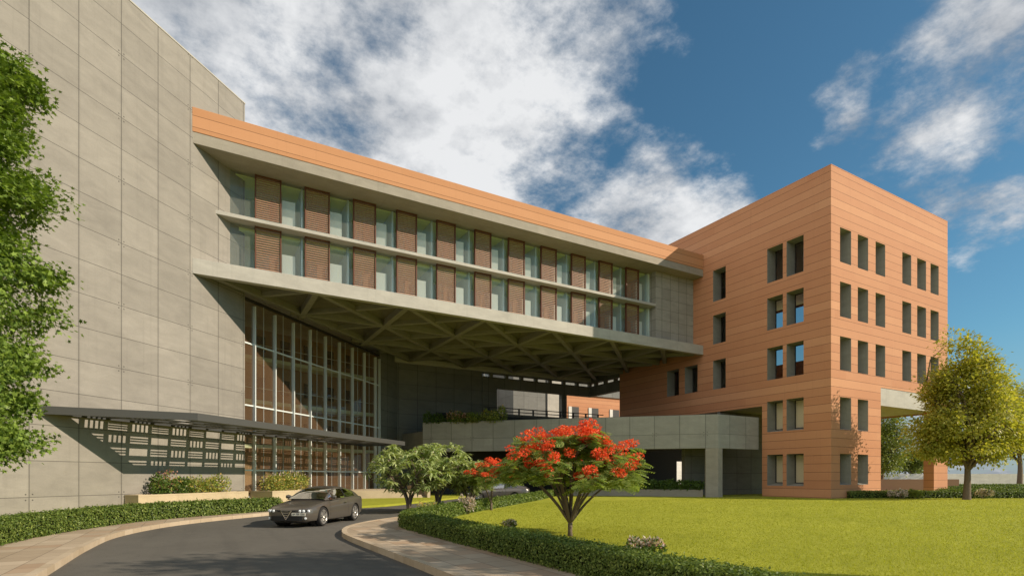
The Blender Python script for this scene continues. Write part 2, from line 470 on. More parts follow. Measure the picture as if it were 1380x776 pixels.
M['leaf_lime'] = leafmat('yellow green shrub leaf', (.24, .29, .06), (.46, .46, .12), (.6, .40, .12), trans=.35)
M['leaf_dark'] = leafmat('dark shrub leaf', (.05, .095, .016), (.11, .17, .03), trans=.25)
M['blade'] = leafmat('grass blade', (.27, .285, .032), (.43, .42, .06), trans=.4, spec=.1)
M['core'] = material('dark twigs', (.022, .03, .010), .95, .05)

# ------------------------------------------------------------------ ground, road, pavements
def sheet(name, poly, z, mat, kind='structure', depth=None):
    b = MB()
    if depth: b.prism(list(map(tuple, poly)), z-depth, z)
    else:
        b.face([(p[0], p[1], z) for p in poly])
    o = b.build(name, mat); tag(o, kind=kind); return o
sheet('ground', [(-700, -700), (900, -700), (900, 900), (-700, 900)], -.16, M['ground'])
sheet('road', [(-60, -40), (60, -40), (60, 70), (-60, 70)], -.14, M['asphalt'])
RK = .045
left_kerb = smoothline([(-2.55, -30), (-2.56, 2), (-2.56, 13.0), (-2.53, 17.85), (-2.19, 21.3), (-.75, 24.9), (2.2, 28.3), (5.2, 30.9), (8.14, 32.65), (10.7, 34.1), (15.76, 39.2), (20.05, 43.6), (25, 48.5), (33, 56.5)], 5)
LH = [(-4.6, 6), (-4.62, 13), (-4.44, 18.41), (-3.56, 22.26), (-1.78, 25.9), (.96, 28.5), (3.6, 30.3)]
lh_line = smoothline(LH, 6)
left_land = [tuple(p) for p in offset_line(left_kerb, .1)] + [(33, 62), (-60, 62), (-60, -30)]
sheet('left_lawn', left_land, 0., M['lawn'], depth=.13)
# left pavement between kerb and hedge
lk = [p for p in left_kerb if p[1] < 30.95 and p[1] > -31]
pave = [tuple(p) for p in offset_line(lk, .12)] + [(4.6, 31.3)] + [tuple(p) for p in offset_line(lh_line, .2)[::-1]] + [(-4.7, -30)]
sheet('left_pavement', pave, .004, M['paving'])
def kerb(name, line, w, z0, z1, side, label=None):
    mb = MB(); ins = offset_line(line, side*w)
    acc = 0; L = .62
    # individual kerb stones with slight gaps, one continuous object
    d = [0]
    for a, c in zip(line, line[1:]): d.append(d[-1]+np.linalg.norm(np.array(c)-np.array(a)))
    def at(ln, s):
        for i in range(len(d)-1):
            if d[i+1] >= s:
                t = (s-d[i])/max(d[i+1]-d[i], 1e-6); return np.array(ln[i])*(1-t)+np.array(ln[i+1])*t
        return np.array(ln[-1])
    s = 0
    while s < d[-1]-.1:
        e = min(s+L-.008, d[-1])
        a, b_, c, e_ = at(line, s), at(line, e), at(ins, e), at(ins, s)
        j = random.uniform(-.002, .003)
        mb.prism([tuple(a), tuple(b_), tuple(c), tuple(e_)], z0, z1+j); s += L
    return tag(mb.build(name, M['kerb']), kind='structure')
def _kerb(g, b):
    u, v, uv = uvs(g); geo = g.new('ShaderNodeNewGeometry')
    n = g.noise(g.comb(u, v, 0), 3, 5, .65)
    f = g.m('ADD', g.m('MULTIPLY', geo.outputs['Random Per Island'], .5), g.m('MULTIPLY', n, .6))
    g.put(b.inputs['Base Color'], g.mix(g.remap(f, .2, 1.), (.36, .275, .18), (.54, .44, .32)))
M['kerb'] = material('kerb stone', (.4, .3, .2), .8, .25, build=_kerb)
kerb('left_kerb', lk, .16, -.15, .012, 1)
# right island
right_kerb = smoothline([(3.86, -30), (3.86, 2), (3.87, 9.2), (3.82, 12.5), (3.76, 15.6), (3.85, 17.6), (4.45, 19.6), (5.7, 21.45), (7.4, 23.1), (11.0, 26.4), (16.0, 31.6), (22.0, 38.0), (27.5, 44.0), (31, 47.8)], 5)
right_land = [tuple(p) for p in offset_line(right_kerb, -.1)] + [(36, 47.8), (36, 36.8), (160, 36.8), (160, -30)]
sheet('lawn', right_land, 0., M['lawn'], depth=.13)
hedge_out = smoothline([(5.82, -3), (5.82, 4), (5.82, 8.5), (5.82, 11.9), (5.83, 14.9), (5.9, 17.2), (6.05, 18.5), (6.7, 19.75), (8.3, 21.6), (11.25, 24.9), (16, 29.6), (22.4, 36.1), (28.2, 42.6)], 6)
pv = [tuple(p) for p in offset_line(right_kerb, -.12) if p[1] < 23.5] + [tuple(p) for p in offset_line(hedge_out, -.25)[::-1] if p[1] < 21.8] + [(6.0, -30)]
sheet('right_pavement', pv, .004, M['paving'])
kerb('right_kerb', right_kerb, .16, -.15, .012, -1)
# paved strip beneath the terrace and beside the tower
sheet('terrace_pavement', [(36.5, 37.2), (36.5, 75), (120, 75), (120, 37.2)], -.02, M['paving'])

# grass blades on the near lawn, strip by strip thinner with distance
def grass():
    P = []
    inner = offset_line(hedge_out, -.95)
    for (n, d0, d1) in ((210000, 8, 46),):
        dep = d0*(d1/d0)**RNG.uniform(0, 1, n); px = RNG.uniform(560, 1900, n)
        x = FWD[0]*dep + RGT[0]*(px-690)/733*dep; y = FWD[1]*dep + RGT[1]*(px-690)/733*dep
        # keep to the lawn side of the hedge
        ok = (x > 6.85) & (y - x < 11.6 + .02*x) & (y < 31.0)
        ok &= ~((x > 43.5) & (y > 24.9))
        P.append(np.stack([x[ok], y[ok], np.zeros(ok.sum())], 1))
    P = np.concatenate(P); n = len(P)
    dep = P[:, :2]@FWD[:2]
    h = RNG.uniform(.015, .04, n); w = np.clip(dep*.0007, .006, .03)
    a = RNG.uniform(0, 2*math.pi, n); s = np.stack([np.cos(a), np.sin(a), 0*a], 1)
    tip = P + np.stack([RNG.normal(0, .02, n), RNG.normal(0, .02, n), h], 1)
    V = np.stack([P - s*w[:, None], P + s*w[:, None], tip], 1).reshape(-1, 3)
    F = np.arange(3*n).reshape(-1, 3)
    o = np_mesh('grass', [(V, F, 0)], [M['blade']])
    tag(o, 'short yellow green grass blades covering the sunlit lawn', 'grass', kind='stuff')
grass()

# ------------------------------------------------------------------ tall concrete block (left)
WP = lambda s, o, z: (2.54 + s*S2 + o*S2, 41.04 + s*S2 - o*S2, z)   # along wall, out from wall
def wbox(mb, s0, s1, o0, o1, z0, z1):
    return mb.prism([WP(s0, o0, 0)[:2], WP(s1, o0, 0)[:2], WP(s1, o1, 0)[:2], WP(s0, o1, 0)[:2]], z0, z1)
blk = empty('concrete_building', WP(-10, 0, 0), 'tall windowless sandy concrete building on the left with a gridded panel face', 'building')
b = MB(); wbox(b, -46, 0, -24, 0, -.1, 27.0); b.build('wall', M['concrete_block'], blk)
b = MB(); wbox(b, -46, .03, -24, .03, 27.0, 27.08); b.build('coping', M['concrete_fin'], blk)
# atrium behind the curtain wall
AT = empty('glass_atrium', WP(9, 0, 0), 'tall glazed entrance hall with pale aluminium mullions between the concrete walls', 'glass facade')
def panes(a0, a1): pass
s_mull = [.91 + 2.08*k for k in range(9)] + [18.32]
edges = [.03] + s_mull
zt = [.35, 2.2, 6.65, 10.9, 13.93]
for i in range(len(edges)-1):
    b = MB()
    for z0, z1 in zip(zt, zt[1:]):
        b.face([WP(edges[i], -.12, z0), WP(edges[i+1], -.12, z0), WP(edges[i+1], -.12, z1), WP(edges[i], -.12, z1)])
    b.build('glass_pane', M['glass_film'], AT)
for s in s_mull:
    b = MB(); wbox(b, s-.04, s+.04, -.2, .10, .3, 13.55 if s > .5 else 13.9)
    b.build('mullion', M['aluminium'], AT)
for z in zt[:-1]:
    b = MB(); wbox(b, 0.03, 18.35, -.19, -.06, z-.05, z+.05); b.build('transom', M['aluminium'], AT)
b = MB(); wbox(b, 0.03, 18.4, -.22, -.02, 13.8, 13.97); b.build('head_frame', M['frame_dark'], AT)
b = MB(); wbox(b, 0.03, 18.4, -.3, .1, -.05, .3); b.build('sill', M['tan_stone'], AT)
for s in [e+1.04 for e in s_mull[:-1]]:
    b = MB(); wbox(b, s-.009, s+.009, -.15, -.10, .35, 13.8); b.build('glazing_bar', M['aluminium'], AT)
WQ = lambda t, d: (lambda p: (p[0]+d*(.36-.93)*S2, p[1]+d*(.36+.93)*S2))(WP(.1+18.2*t, -7.6+7.0*t, 0))   # hall gallery line, d behind its edge
def qprism(mb, t0, t1, d0, d1, z0, z1): return mb.prism([WQ(t0, d0), WQ(t1, d0), WQ(t1, d1), WQ(t0, d1)], z0, z1)
for z in (4.4, 8.1, 11.7):
    b = MB(); qprism(b, -.1, 1., 0, 1.6, z-.30, z); b.build('floor_slab', M['slab_edge'], AT)
    b = MB(); qprism(b, -.1, 1., .02, .06, z+.95, z+1.0); b.build('handrail', M['aluminium'], AT)
b = MB(); qprism(b, -.15, 1.02, 1.62, 1.9, 0, 14.4); b.build('back_wall', M['interior_brown'], AT)
b = MB(); wbox(b, 18.42, 18.7, -6.5, -.42, 0, 14); b.build('end_wall', M['interior_brown'], AT)
for z in (1.0, 5.3, 9.0, 12.5):
    for k in range(8):
        t = .06+.118*k
        b = MB(); qprism(b, t, t+.045, 1.55, 1.61, z, z+1.3); b.build('inner_window', M['frame_dark'], AT)
b = MB(); wbox(b, .05, 18.3, -9.5, -.3, -.02, .28); b.build('floor', M['tan_stone'], AT)
# grey wall past the glass and the return wall beneath the bridge
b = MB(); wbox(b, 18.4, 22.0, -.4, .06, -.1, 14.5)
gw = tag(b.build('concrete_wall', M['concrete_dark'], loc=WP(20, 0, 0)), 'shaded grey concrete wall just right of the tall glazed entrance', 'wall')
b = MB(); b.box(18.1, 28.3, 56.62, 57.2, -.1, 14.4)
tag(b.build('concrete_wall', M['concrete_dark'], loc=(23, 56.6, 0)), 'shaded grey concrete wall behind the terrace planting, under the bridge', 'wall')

# lattice canopy over the entrance
cn = empty('lattice_canopy', WP(0, 2, 4.7), 'flat charcoal metal canopy of louvred squares jutting from the sandy concrete wall', 'canopy')
CE = 14.7
b = MB()
b.prism([WP(-12.75, 0, 0)[:2], WP(-8.45, 4.6, 0)[:2], WP(-8.45, 4.4, 0)[:2], WP(-12.45, 0.02, 0)[:2]], 4.60, 4.97)
wbox(b, -8.45, CE, 4.4, 4.6, 4.6, 4.97); wbox(b, CE-.15, CE, 0.01, 4.4, 4.6, 4.97)
b.build('edge_beam', M['dark_metal'], cn)
b = MB()
wbox(b, -12.2, CE-.15, .012, .14, 4.63, 4.83)
rows = [(.16, .97), (1.37, 2.06), (2.46, 3.17), (3.56, 4.05)]
gaps = [(.97, 1.37), (2.06, 2.46), (3.17, 3.56), (4.05, 4.4)]
for o0, o1 in gaps:
    wbox(b, -12.45+(o0+.15)*4.0/4.4, CE-.15, o0, o1, 4.70, 4.74)
ns = 21
for k in range(ns):
    sl = -11.91-.22 + 1.245*k
    for (o0, o1) in rows:
        if sl < -12.4 + o1*.96: continue
        wbox(b, sl, sl+.2, o0-.005, o1+.005, 4.702, 4.738)
# solid border along the slanting end
b.prism([WP(-12.45, .02, 0)[:2], WP(-8.45, 4.4, 0)[:2], WP(-7.55, 4.4, 0)[:2], WP(-11.55, .02, 0)[:2]], 4.695, 4.745)
b.build('frame_grid', M['lattice_metal'], cn)
b = MB()
open_cells = {(0, 7), (1, 4), (1, 8), (2, 3), (3, 6), (3, 9)}
for k in range(ns):
    s0 = -11.91 + 1.245*k
    for r, (o0, o1) in enumerate(rows):
        s1 = s0 + 1.025
        if (r, k) in open_cells or (k > 8 and random.random() < .12): continue
        if s0 < -12.05 + o0*.93 or s1 > CE: continue
        lim = lambda o: -12.3 + o*.955
        if (k + r) % 2 == 0:
            n = max(2, round((o1-o0)/.215))
            for j in range(1, n):
                o = o0 + (o1-o0)*j/n
                a = max(s0, lim(o))
                if a < s1-.05: wbox(b, a-.01, s1+.01, o-.052, o+.052, 4.71, 4.73)
        else:
            if s0 < lim(o1): continue
            n = 5
            for j in range(n):
                s = s0 + 1.025*(j+.0)/(n-1)
                wbox(b, s-.055, s+.055, o0-.01, o1+.01, 4.71, 4.73)
b.build('louvre', M['lattice_metal'], cn)

# ------------------------------------------------------------------ bridge building
BR = empty('bridge_building', (22, 38, 14), 'long raised office block bridging from the sandy wall to the terracotta tower', 'building')
XL, XR = -.5, 43.84
b = MB(); b.box(XL, XR, 38.0, 38.35, 22.55, 24.02); b.build('fascia', M['terracotta_light'], BR, bevel=.015)
b = MB(); b.box(XL, XR, 38.03, 56.4, 21.86, 22.546); b.box(XL, XR, 38.36, 56.3, 22.55, 23.7); b.build('roof', M['concrete_plain'], BR, bevel=.02)
b = MB(); b.box(XL+.02, XR, 38.36, 38.5, 23.7, 23.95); b.build('parapet_back', M['concrete_plain'], BR)
b = MB(); b.box(XL, XR, 38.0, 38.45, 14.0, 14.93); b.box(XL, XR, 38.45, 56.15, 14.88, 14.93); b.box(XL, XR, 56.15, 56.5, 13.9, 14.93)
b.build('floor_slab', M['concrete_fin'], BR, bevel=.02)
b = MB(); b.box(.72, 38.62, 39.27, 40.6, 18.42, 18.66); b.build('ledge', M['concrete_fin'], BR, bevel=.015)
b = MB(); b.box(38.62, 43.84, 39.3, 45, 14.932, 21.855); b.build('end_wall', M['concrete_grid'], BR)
b = MB(); b.box(.7, 38.6, 40.65, 52, 18.2, 18.66); b.build('middle_floor', M['ceiling'], BR)
b = MB(); b.box(.7, 38.6, 40.45, 52, 21.78, 21.85); b.box(1.0, 38.6, 51.6, 52, 14.95, 21.8); b.build('inner_shell', M['ceiling'], BR)
posts = [(3.11, 4.67), (6.25, 7.85), (9.57, 11.15), (12.79, 14.32), (16.02, 17.55), (19.32, 20.75), (22.45, 23.98), (25.72, 27.28), (28.98, 30.49), (32.13, 33.64), (35.40, 36.95)]
for lvl, (z0, z1) in enumerate(((14.94, 18.41), (18.67, 21.85))):
    xe = [1.45] + [x for p in posts for x in p] + [38.6]
    for i in range(len(xe)-1):
        b = MB(); b.face([(xe[i]+.03, 40.11, z0), (xe[i+1]-.03, 40.11, z0), (xe[i+1]-.03, 40.11, z1), (xe[i]+.03, 40.11, z1)])
        b.build('window_pane', M['glass_clear'], BR)
    for k, (xa, xb) in enumerate(posts):
        b = MB()
        n = 22; dz = (z1-z0)/n
        for j in range(n):
            z = z0 + dz*(j+.5)
            b.box(xa+.04, xb-.04, 39.92, 39.95, z-.034, z+.034)
        sc_ = b.build('louvre_screen', M['screen'], BR)
        f = MB(); f.box(xa-.035, xa+.035, 39.86, 40.08, z0, z1); f.box(xb-.035, xb+.035, 39.86, 40.08, z0, z1)
        f.box(xa+.045, xb-.045, 39.9, 39.99, z1-.1, z1-.003)
        f.build('frame', M['post_rust'], sc_)
    # furniture of the rooms: cupboards, partitions
    for k, (xa, xb) in enumerate(posts):
        xs = xb + .15
        b = MB(); b.box(xs, xs+.85, 40.5, 40.9, z0, z0+2.15); b.build('cupboard', M['interior_grey'], BR)
        b = MB(); b.box(xs+1.2, xs+1.32, 40.3, 43.6, z0, z1-.02); b.build('partition', M['interior_blue'], BR)
        b = MB(); b.box(xa+.95, xb-.1, 40.9, 41.0, z0, z0+2.1); b.build('door', M['interior_brown'], BR)
    b = MB(); b.box(1.2, 38.6, 43.6, 43.8, z0, z1-.02); b.build('inner_wall', M['plaster'], BR)
    b = MB(); b.box(38.35, 38.6, 40.13, 45.5, z0, z1-.02); b.build('end_partition', M['plaster'], BR)
    b = MB(); b.box(1.5, 1.62, 40.13, 43.5, z0, z1-.02); b.box(2.3, 2.42, 41.3, 44, z0, z1-.5); b.build('end_partition', M['plaster'], BR)
# ribbed soffit: posts of the grid every 6.35 m, ribs on both diagonals
def clip(p, q):
    p = np.array(p, float); q = np.array(q, float)
    for (a, c, d) in ((1, -1, 38.3), (-1, 0, 43.8), (0, 1, -38.2), (0, -1, 56.2)):   # a x + c y + d >= 0
        fp = a*p[0]+c*p[1]+d; fq = a*q[0]+c*q[1]+d
        if fp < 0 and fq < 0: return None
        if fp < 0: p = p + (q-p)*(fp/(fp-fq))
        elif fq < 0: q = q + (p-q)*(fq/(fq-fp))
    return p, q
GX = [.35 + 6.35*k for k in range(8)]; GY = [38.25, 44.15, 50.1, 56.05]
b = MB()
def rib(p, q, w, h, dz):
    r = clip(p, q)
    if r is None: return
    z = 14.02 + dz + h/2
    b.bar((*r[0], z), (*r[1], z), w, h)
e = 0
for i, x in enumerate(GX):
    for j in range(3):
        rib((x, GY[j]), (x, GY[j+1]), .42, .80, .0)
for j in (1, 2):
    rib((GX[0]-6, GY[j]), (GX[-1], GY[j]), .34, .70, .03)
for i in range(-2, 8):
    for j in range(3):
        x0 = .35 + 6.35*i
        rib((x0, GY[j]), (x0+6.35, GY[j+1]), .40, .76, .02)
        rib((x0+6.35, GY[j]), (x0, GY[j+1]), .28, .62, .10)
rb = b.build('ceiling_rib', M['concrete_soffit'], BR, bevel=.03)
b = MB(); 
# shallow folded planes between the ribs
for i in range(-1, 8):
    for j in range(3):
        x0 = .35 + 6.35*i; x1 = x0+6.35; y0, y1 = GY[j], GY[j+1]; c = ((x0+x1)/2, (y0+y1)/2)
        for (pa, pb) in (((x0, y0), (x1, y0)), ((x1, y0), (x1, y1)), ((x1, y1), (x0, y1)), ((x0, y1), (x0, y0))):
            m_ = ((pa[0]+pb[0]+c[0])/3, (pa[1]+pb[1]+c[1])/3)
            if m_[0]-m_[1] < -37.5 or m_[0] > 43: continue
            T = [(*pa, 14.45), (*pb, 14.45), (*c, 14.40)]
            ap = (*m_, 14.84)
            for a1, a2 in ((0, 1), (1, 2), (2, 0)): b.face([T[a2], T[a1], ap])
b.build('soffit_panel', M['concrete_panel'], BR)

# back beam of the terrace, gallery railing
gal = empty('terrace_gallery', (36, 56.5, 9), 'dark concrete beam gallery with open slits and railing under the bridge', 'gallery')
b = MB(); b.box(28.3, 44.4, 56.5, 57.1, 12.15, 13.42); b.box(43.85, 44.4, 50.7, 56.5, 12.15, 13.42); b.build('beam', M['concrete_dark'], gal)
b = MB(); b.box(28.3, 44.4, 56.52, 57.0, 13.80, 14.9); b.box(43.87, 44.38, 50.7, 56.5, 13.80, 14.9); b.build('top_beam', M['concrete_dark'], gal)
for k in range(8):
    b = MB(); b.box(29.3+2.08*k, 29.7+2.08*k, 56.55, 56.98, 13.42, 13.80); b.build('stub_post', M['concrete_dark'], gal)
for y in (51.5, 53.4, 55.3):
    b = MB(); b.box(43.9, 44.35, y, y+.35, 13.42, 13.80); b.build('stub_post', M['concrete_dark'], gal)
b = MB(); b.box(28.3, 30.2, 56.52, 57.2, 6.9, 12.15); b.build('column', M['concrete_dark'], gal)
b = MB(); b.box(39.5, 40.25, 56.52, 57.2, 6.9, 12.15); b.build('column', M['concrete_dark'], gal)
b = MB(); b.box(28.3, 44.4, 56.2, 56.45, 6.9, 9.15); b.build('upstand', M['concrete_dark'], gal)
b = MB()
for z in (9.45, 9.85): b.box(28.4, 46, 56.28, 56.36, z-.05, z+.05)
rl = b.build('railing', M['dark_metal'], gal)
for k in range(9):
    b = MB(); b.box(29+2.0*k, 29.18+2.0*k, 56.24, 56.40, 9.15, 9.9); b.build('post', M['dark_metal'], rl)

# ------------------------------------------------------------------ terracotta tower
TX0, TX1, TY0, TY1, TH = 43.85, 63.66, 25.22, 50.64, 26.78
TW = empty('terracotta_tower', (TX0, TY0, 0), 'terracotta clad office tower with deep grey window recesses at the right', 'building')
rowsz = [(18.97, 22.03), (14.77, 17.61), (10.33, 13.17), (5.72, 8.42), (.97, 3.70)]
Lw = []   # (y0,y1,z0,z1) on the left face
for z0, z1 in rowsz:
    Lw += [(29.39, 30.89, z0, z1), (27.51, 29.04, z0, z1)]
for z0, z1 in rowsz[:3]: Lw.append((35.32, 36.81, z0, z1))
Lw += [(41.23, 42.92, 10.4, 13.15), (38.75, 40.42, 10.4, 13.15)]
Rw = []
for z0, z1 in ((19.23, 22.04), (14.79, 17.63), (10.44, 13.19)):
    for xa, xb in ((45.11, 46.73), (47.72, 49.32), (50.5, 52.07), (54.99, 56.59), (57.68, 59.36), (60.22, 61.84)): Rw.append((xa, xb, z0, z1))
for z0, z1 in ((5.61, 8.25), (1.09, 3.62)):
    for xa, xb in ((45.11, 46.73), (47.72, 49.32)): Rw.append((xa, xb, z0, z1))
def skin(mb, u0, u1, v0, v1, holes, fn):
    us = sorted(set([u0, u1] + [h[i] for h in holes for i in (0, 1) if u0 < h[i] < u1])); vs = sorted(set([v0, v1] + [h[i] for h in holes for i in (2, 3) if v0 < h[i] < v1]))
    for a, c in zip(us, us[1:]):
        for d, e in zip(vs, vs[1:]):
            mu, mv = (a+c)/2, (d+e)/2
            if any(h[0] < mu < h[1] and h[2] < mv < h[3] for h in holes): continue
            mb.face(fn(a, c, d, e))
b = MB()
LF = lambda a, c, d, e: [(TX0, c, d), (TX0, a, d), (TX0, a, e), (TX0, c, e)]
RF = lambda a, c, d, e: [(a, TY0, d), (c, TY0, d), (c, TY0, e), (a, TY0, e)]
skin(b, TY0, 31.4, -.05, 8.1, Lw, LF); skin(b, TY0, TY1, 8.1, TH, Lw, LF)
skin(b, TX0, 51.34, -.05, 9.5, Rw, RF); skin(b, TX0, TX1, 9.5, TH, Rw, RF)
skin(b, TY0, TY1, 8.0, TH, [(39, 45.6, 15.9, 22.5)], lambda a, c, d, e: [(TX1, a, d), (TX1, c, d), (TX1, c, e), (TX1, a, e)])
skin(b, TX0, TX1, 8.1, TH, [], lambda a, c, d, e: [(c, TY1, d), (a, TY1, d), (a, TY1, e), (c, TY1, e)])
b.face([(TX0, TY0, TH), (TX1, TY0, TH), (TX1, TY1, TH), (TX0, TY1, TH)])
b.face([(51.34, TY0, -.05), (51.34, 31.4, -.05), (51.34, 31.4, 8.0), (51.34, TY0, 8.0)])
b.face([(51.34, 31.4, -.05), (TX0, 31.4, -.05), (TX0, 31.4, 8.1), (51.34, 31.4, 8.1)])
b.build('wall', M['terracotta'], TW)
b = MB(); b.box(TX0-.012, TX1+.012, TY0-.012, TY0+.25, TH-.03, TH+.03); b.box(TX0-.012, TX0+.25, TY0+.25, TY1, TH-.03, TH+.03)
b.build('coping', M['terracotta'], TW)
b = MB(); b.box(60.9, TX1, TY0+.004, 26.1, -.05, 9.5); b.build('leg', M['terracotta'], TW)
b = MB(); b.box(51.345, 60.895, TY0+.03, TY0+.6, 7.95, 9.5); b.box(51.345, TX1-.01, TY0+.6, TY1-.05, 8.15, 8.6); b.box(TX0+.3, 51.345, 31.42, TY1-.05, 8.15, 8.6)
b.build('lintel', M['concrete_fin'], TW)
# inner shell so that the rooms are dark
b = MB()
b.box(52.5, 60.0, TY0+3.2, TY0+3.4, 9.6, 26.5); b.box(46.4, 51.2, 28.5, 28.7, 0, 8)
b.box(TX0+2.6, 52.4, TY0+3.2, TY0+3.4, 18.2, 26.5)
b.box(50, 50.2, 37.5, 50, 8.7, 22.6)
b.build('inner_wall', M['interior_grey'], TW)
b = MB(); b.box(TX0+1.2, TX1-.4, TY0+1.2, TY1-.4, 22.7, 22.9); b.build('inner_ceiling', M['interior_grey'], TW)
b = MB(); b.box(TX0+1.2, TX1-.4, TY0+1.2, 26.5, 13.6, 14.2); b.box(TX0+1.2, 46.0, 27, TY1-.4, 18.2, 18.5); b.build('inner_floor', M['interior_grey'], TW)
def tower_window(face, a, c, z0, z1, blind=False):
    dpt = 1.22 if face == 'L' else .95; mb = MB(); fr = MB(); pn = MB(); bl = MB()
    def P(u, v, d): return (TX0+d, u, v) if face == 'L' else (u, TY0+d, v)
    zs = z0 + .22   # inner edge of the sloping sill
    def q(*p): mb.face(p if face == 'R' else p[::-1])
    q(P(a, z0, 0), P(a, zs, dpt), P(a, z1, dpt), P(a, z1, 0)); q(P(c, z0, 0), P(c, z1, 0), P(c, z1, dpt), P(c, zs, dpt))
    q(P(a, z1, 0), P(a, z1, dpt), P(c, z1, dpt), P(c, z1, 0)); q(P(a, z0, 0), P(c, z0, 0), P(c, zs, dpt), P(a, zs, dpt))
    w = mb.build('window', M['reveal'], TW)
    t = .06
    for (u0, u1, v0, v1) in ((a, a+t, zs, z1), (c-t, c, zs, z1), (a+t, c-t, zs, zs+t), (a+t, c-t, z1-t, z1), (a+t, a+t+.01, zs, z1)):
        p = P(u0, v0, dpt-.06); r = P(u1, v1, dpt+.02); fr.box(p[0], r[0], p[1], r[1], p[2], r[2])
    fr.build('frame', M['frame_dark'], w)
    f = [P(a, zs, dpt-.02), P(c, zs, dpt-.02), P(c, z1, dpt-.02), P(a, z1, dpt-.02)]
    pn.face(f if face == 'R' else f[::-1]); pn.build('pane', M['glass_clear'] if blind else M['glass_dark'], w)
    if blind:
        f = [P(a, zs+.05, dpt+.04), P(c, zs+.05, dpt+.04), P(c, z1, dpt+.04), P(a, z1, dpt+.04)]
        bl.face(f if face == 'R' else f[::-1]); bl.build('blind', M['blind'], w)
for (a, c, z0, z1) in Lw: tower_window('L', a, c, z0, z1, z1 < 9)
for (a, c, z0, z1) in Rw: tower_window('R', a, c, z0, z1, z1 < 9)

# ------------------------------------------------------------------ terrace portico in front
P0 = np.array([38.46, 31.74])
PP = lambda t, o: (P0[0] - t*S2 - o*S2, P0[1] + t*S2 - o*S2)     # along front, out towards the lawn
PT = empty('concrete_portico', (38.4, 31.8, 0), 'low grey concrete terrace block with a corner column in front of the tower', 'portico')
def pbox(mb, t0, t1, o0, o1, z0, z1): return mb.prism([PP(t0, o0), PP(t1, o0), PP(t1, o1), PP(t0, o1)], z0, z1)
b = MB()
b.prism([PP(0, 0), PP(27.5, 0), PP(27.5, -.35), PP(.146, -.35), (TX0-.01, 31.742+.35), (TX0-.01, 31.74)], 4.2, 7.12)
b.build('parapet', M['concrete_parapet'], PT, bevel=.012)
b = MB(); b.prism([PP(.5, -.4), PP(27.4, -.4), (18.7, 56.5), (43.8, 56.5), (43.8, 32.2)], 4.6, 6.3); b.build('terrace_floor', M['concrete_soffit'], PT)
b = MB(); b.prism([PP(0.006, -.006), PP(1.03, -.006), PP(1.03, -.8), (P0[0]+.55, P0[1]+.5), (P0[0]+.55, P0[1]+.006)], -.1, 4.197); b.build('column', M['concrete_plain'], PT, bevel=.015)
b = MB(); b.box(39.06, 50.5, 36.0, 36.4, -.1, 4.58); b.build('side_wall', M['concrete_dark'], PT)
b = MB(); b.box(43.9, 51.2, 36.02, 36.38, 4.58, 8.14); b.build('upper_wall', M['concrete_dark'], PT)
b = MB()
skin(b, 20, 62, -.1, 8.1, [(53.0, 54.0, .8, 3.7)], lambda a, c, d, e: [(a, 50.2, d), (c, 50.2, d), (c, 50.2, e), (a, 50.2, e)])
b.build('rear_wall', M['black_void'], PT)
b = MB(); pbox(b, 1.2, 13, -1.2, -.5, -.05, .62); b.build('planter', M['concrete_plain'], PT)

# rear buildings seen through the terrace
rbq = empty('rear_building', (46, 72, 0), 'pale concrete block behind the terrace with a lit right edge', 'building')
b = MB(); b.box(41.3, 50.2, 72, 79, -.1, 20); b.build('wall', M['concrete_rear'], rbq)
b = MB(); b.box(47.4, 50.3, 71.75, 71.99, -.1, 20); b.build('lit_strip', M['concrete_fin'], rbq)  # paler strip stands in for sunlight on the wall's right end
rbo = empty('rear_building', (60, 80, 0), 'low terracotta wing seen through the terrace gap behind the railing', 'building')
b = MB(); b.box(30, 95, 80, 90, 9, 16.6); b.build('wall', M['terracotta'], rbo)
b = MB(); b.box(30, 95, 79.95, 90, -.1, 8.99); b.build('bright_backing', M['white_wall'], rbo)  # white band added so the slit in the dark wall reads bright
b = MB(); b.box(30, 110, 79.7, 90.2, 16.6, 22.5); b.build('roof', M['concrete_rear'], rbo)
for x in (58, 62.5, 67.5, 72):
    b = MB(); b.box(x, x+1.6, 79.9, 79.99, 11, 14.4); w_ = b.build('window', M['frame_dark'], rbo)
    b = MB(); b.box(x-.7, x-.02, 79.85, 79.995, 10.8, 14.4); b.build('jamb', M['white_wall'], w_)
b = MB()
b.poly([(40, 79, 17.6), (46.5, 79, 11.4), (46.5, 79, 12.9), (40, 79, 19.1), (40, 79.5, 17.6), (46.5, 79.5, 11.4), (46.5, 79.5, 12.9), (40, 79.5, 19.1)],
       [(0, 1, 2, 3), (7, 6, 5, 4), (0, 4, 5, 1), (1, 5, 6, 2), (2, 6, 7, 3), (3, 7, 4, 0)])
b.build('stair', M['white_wall'], rbo)

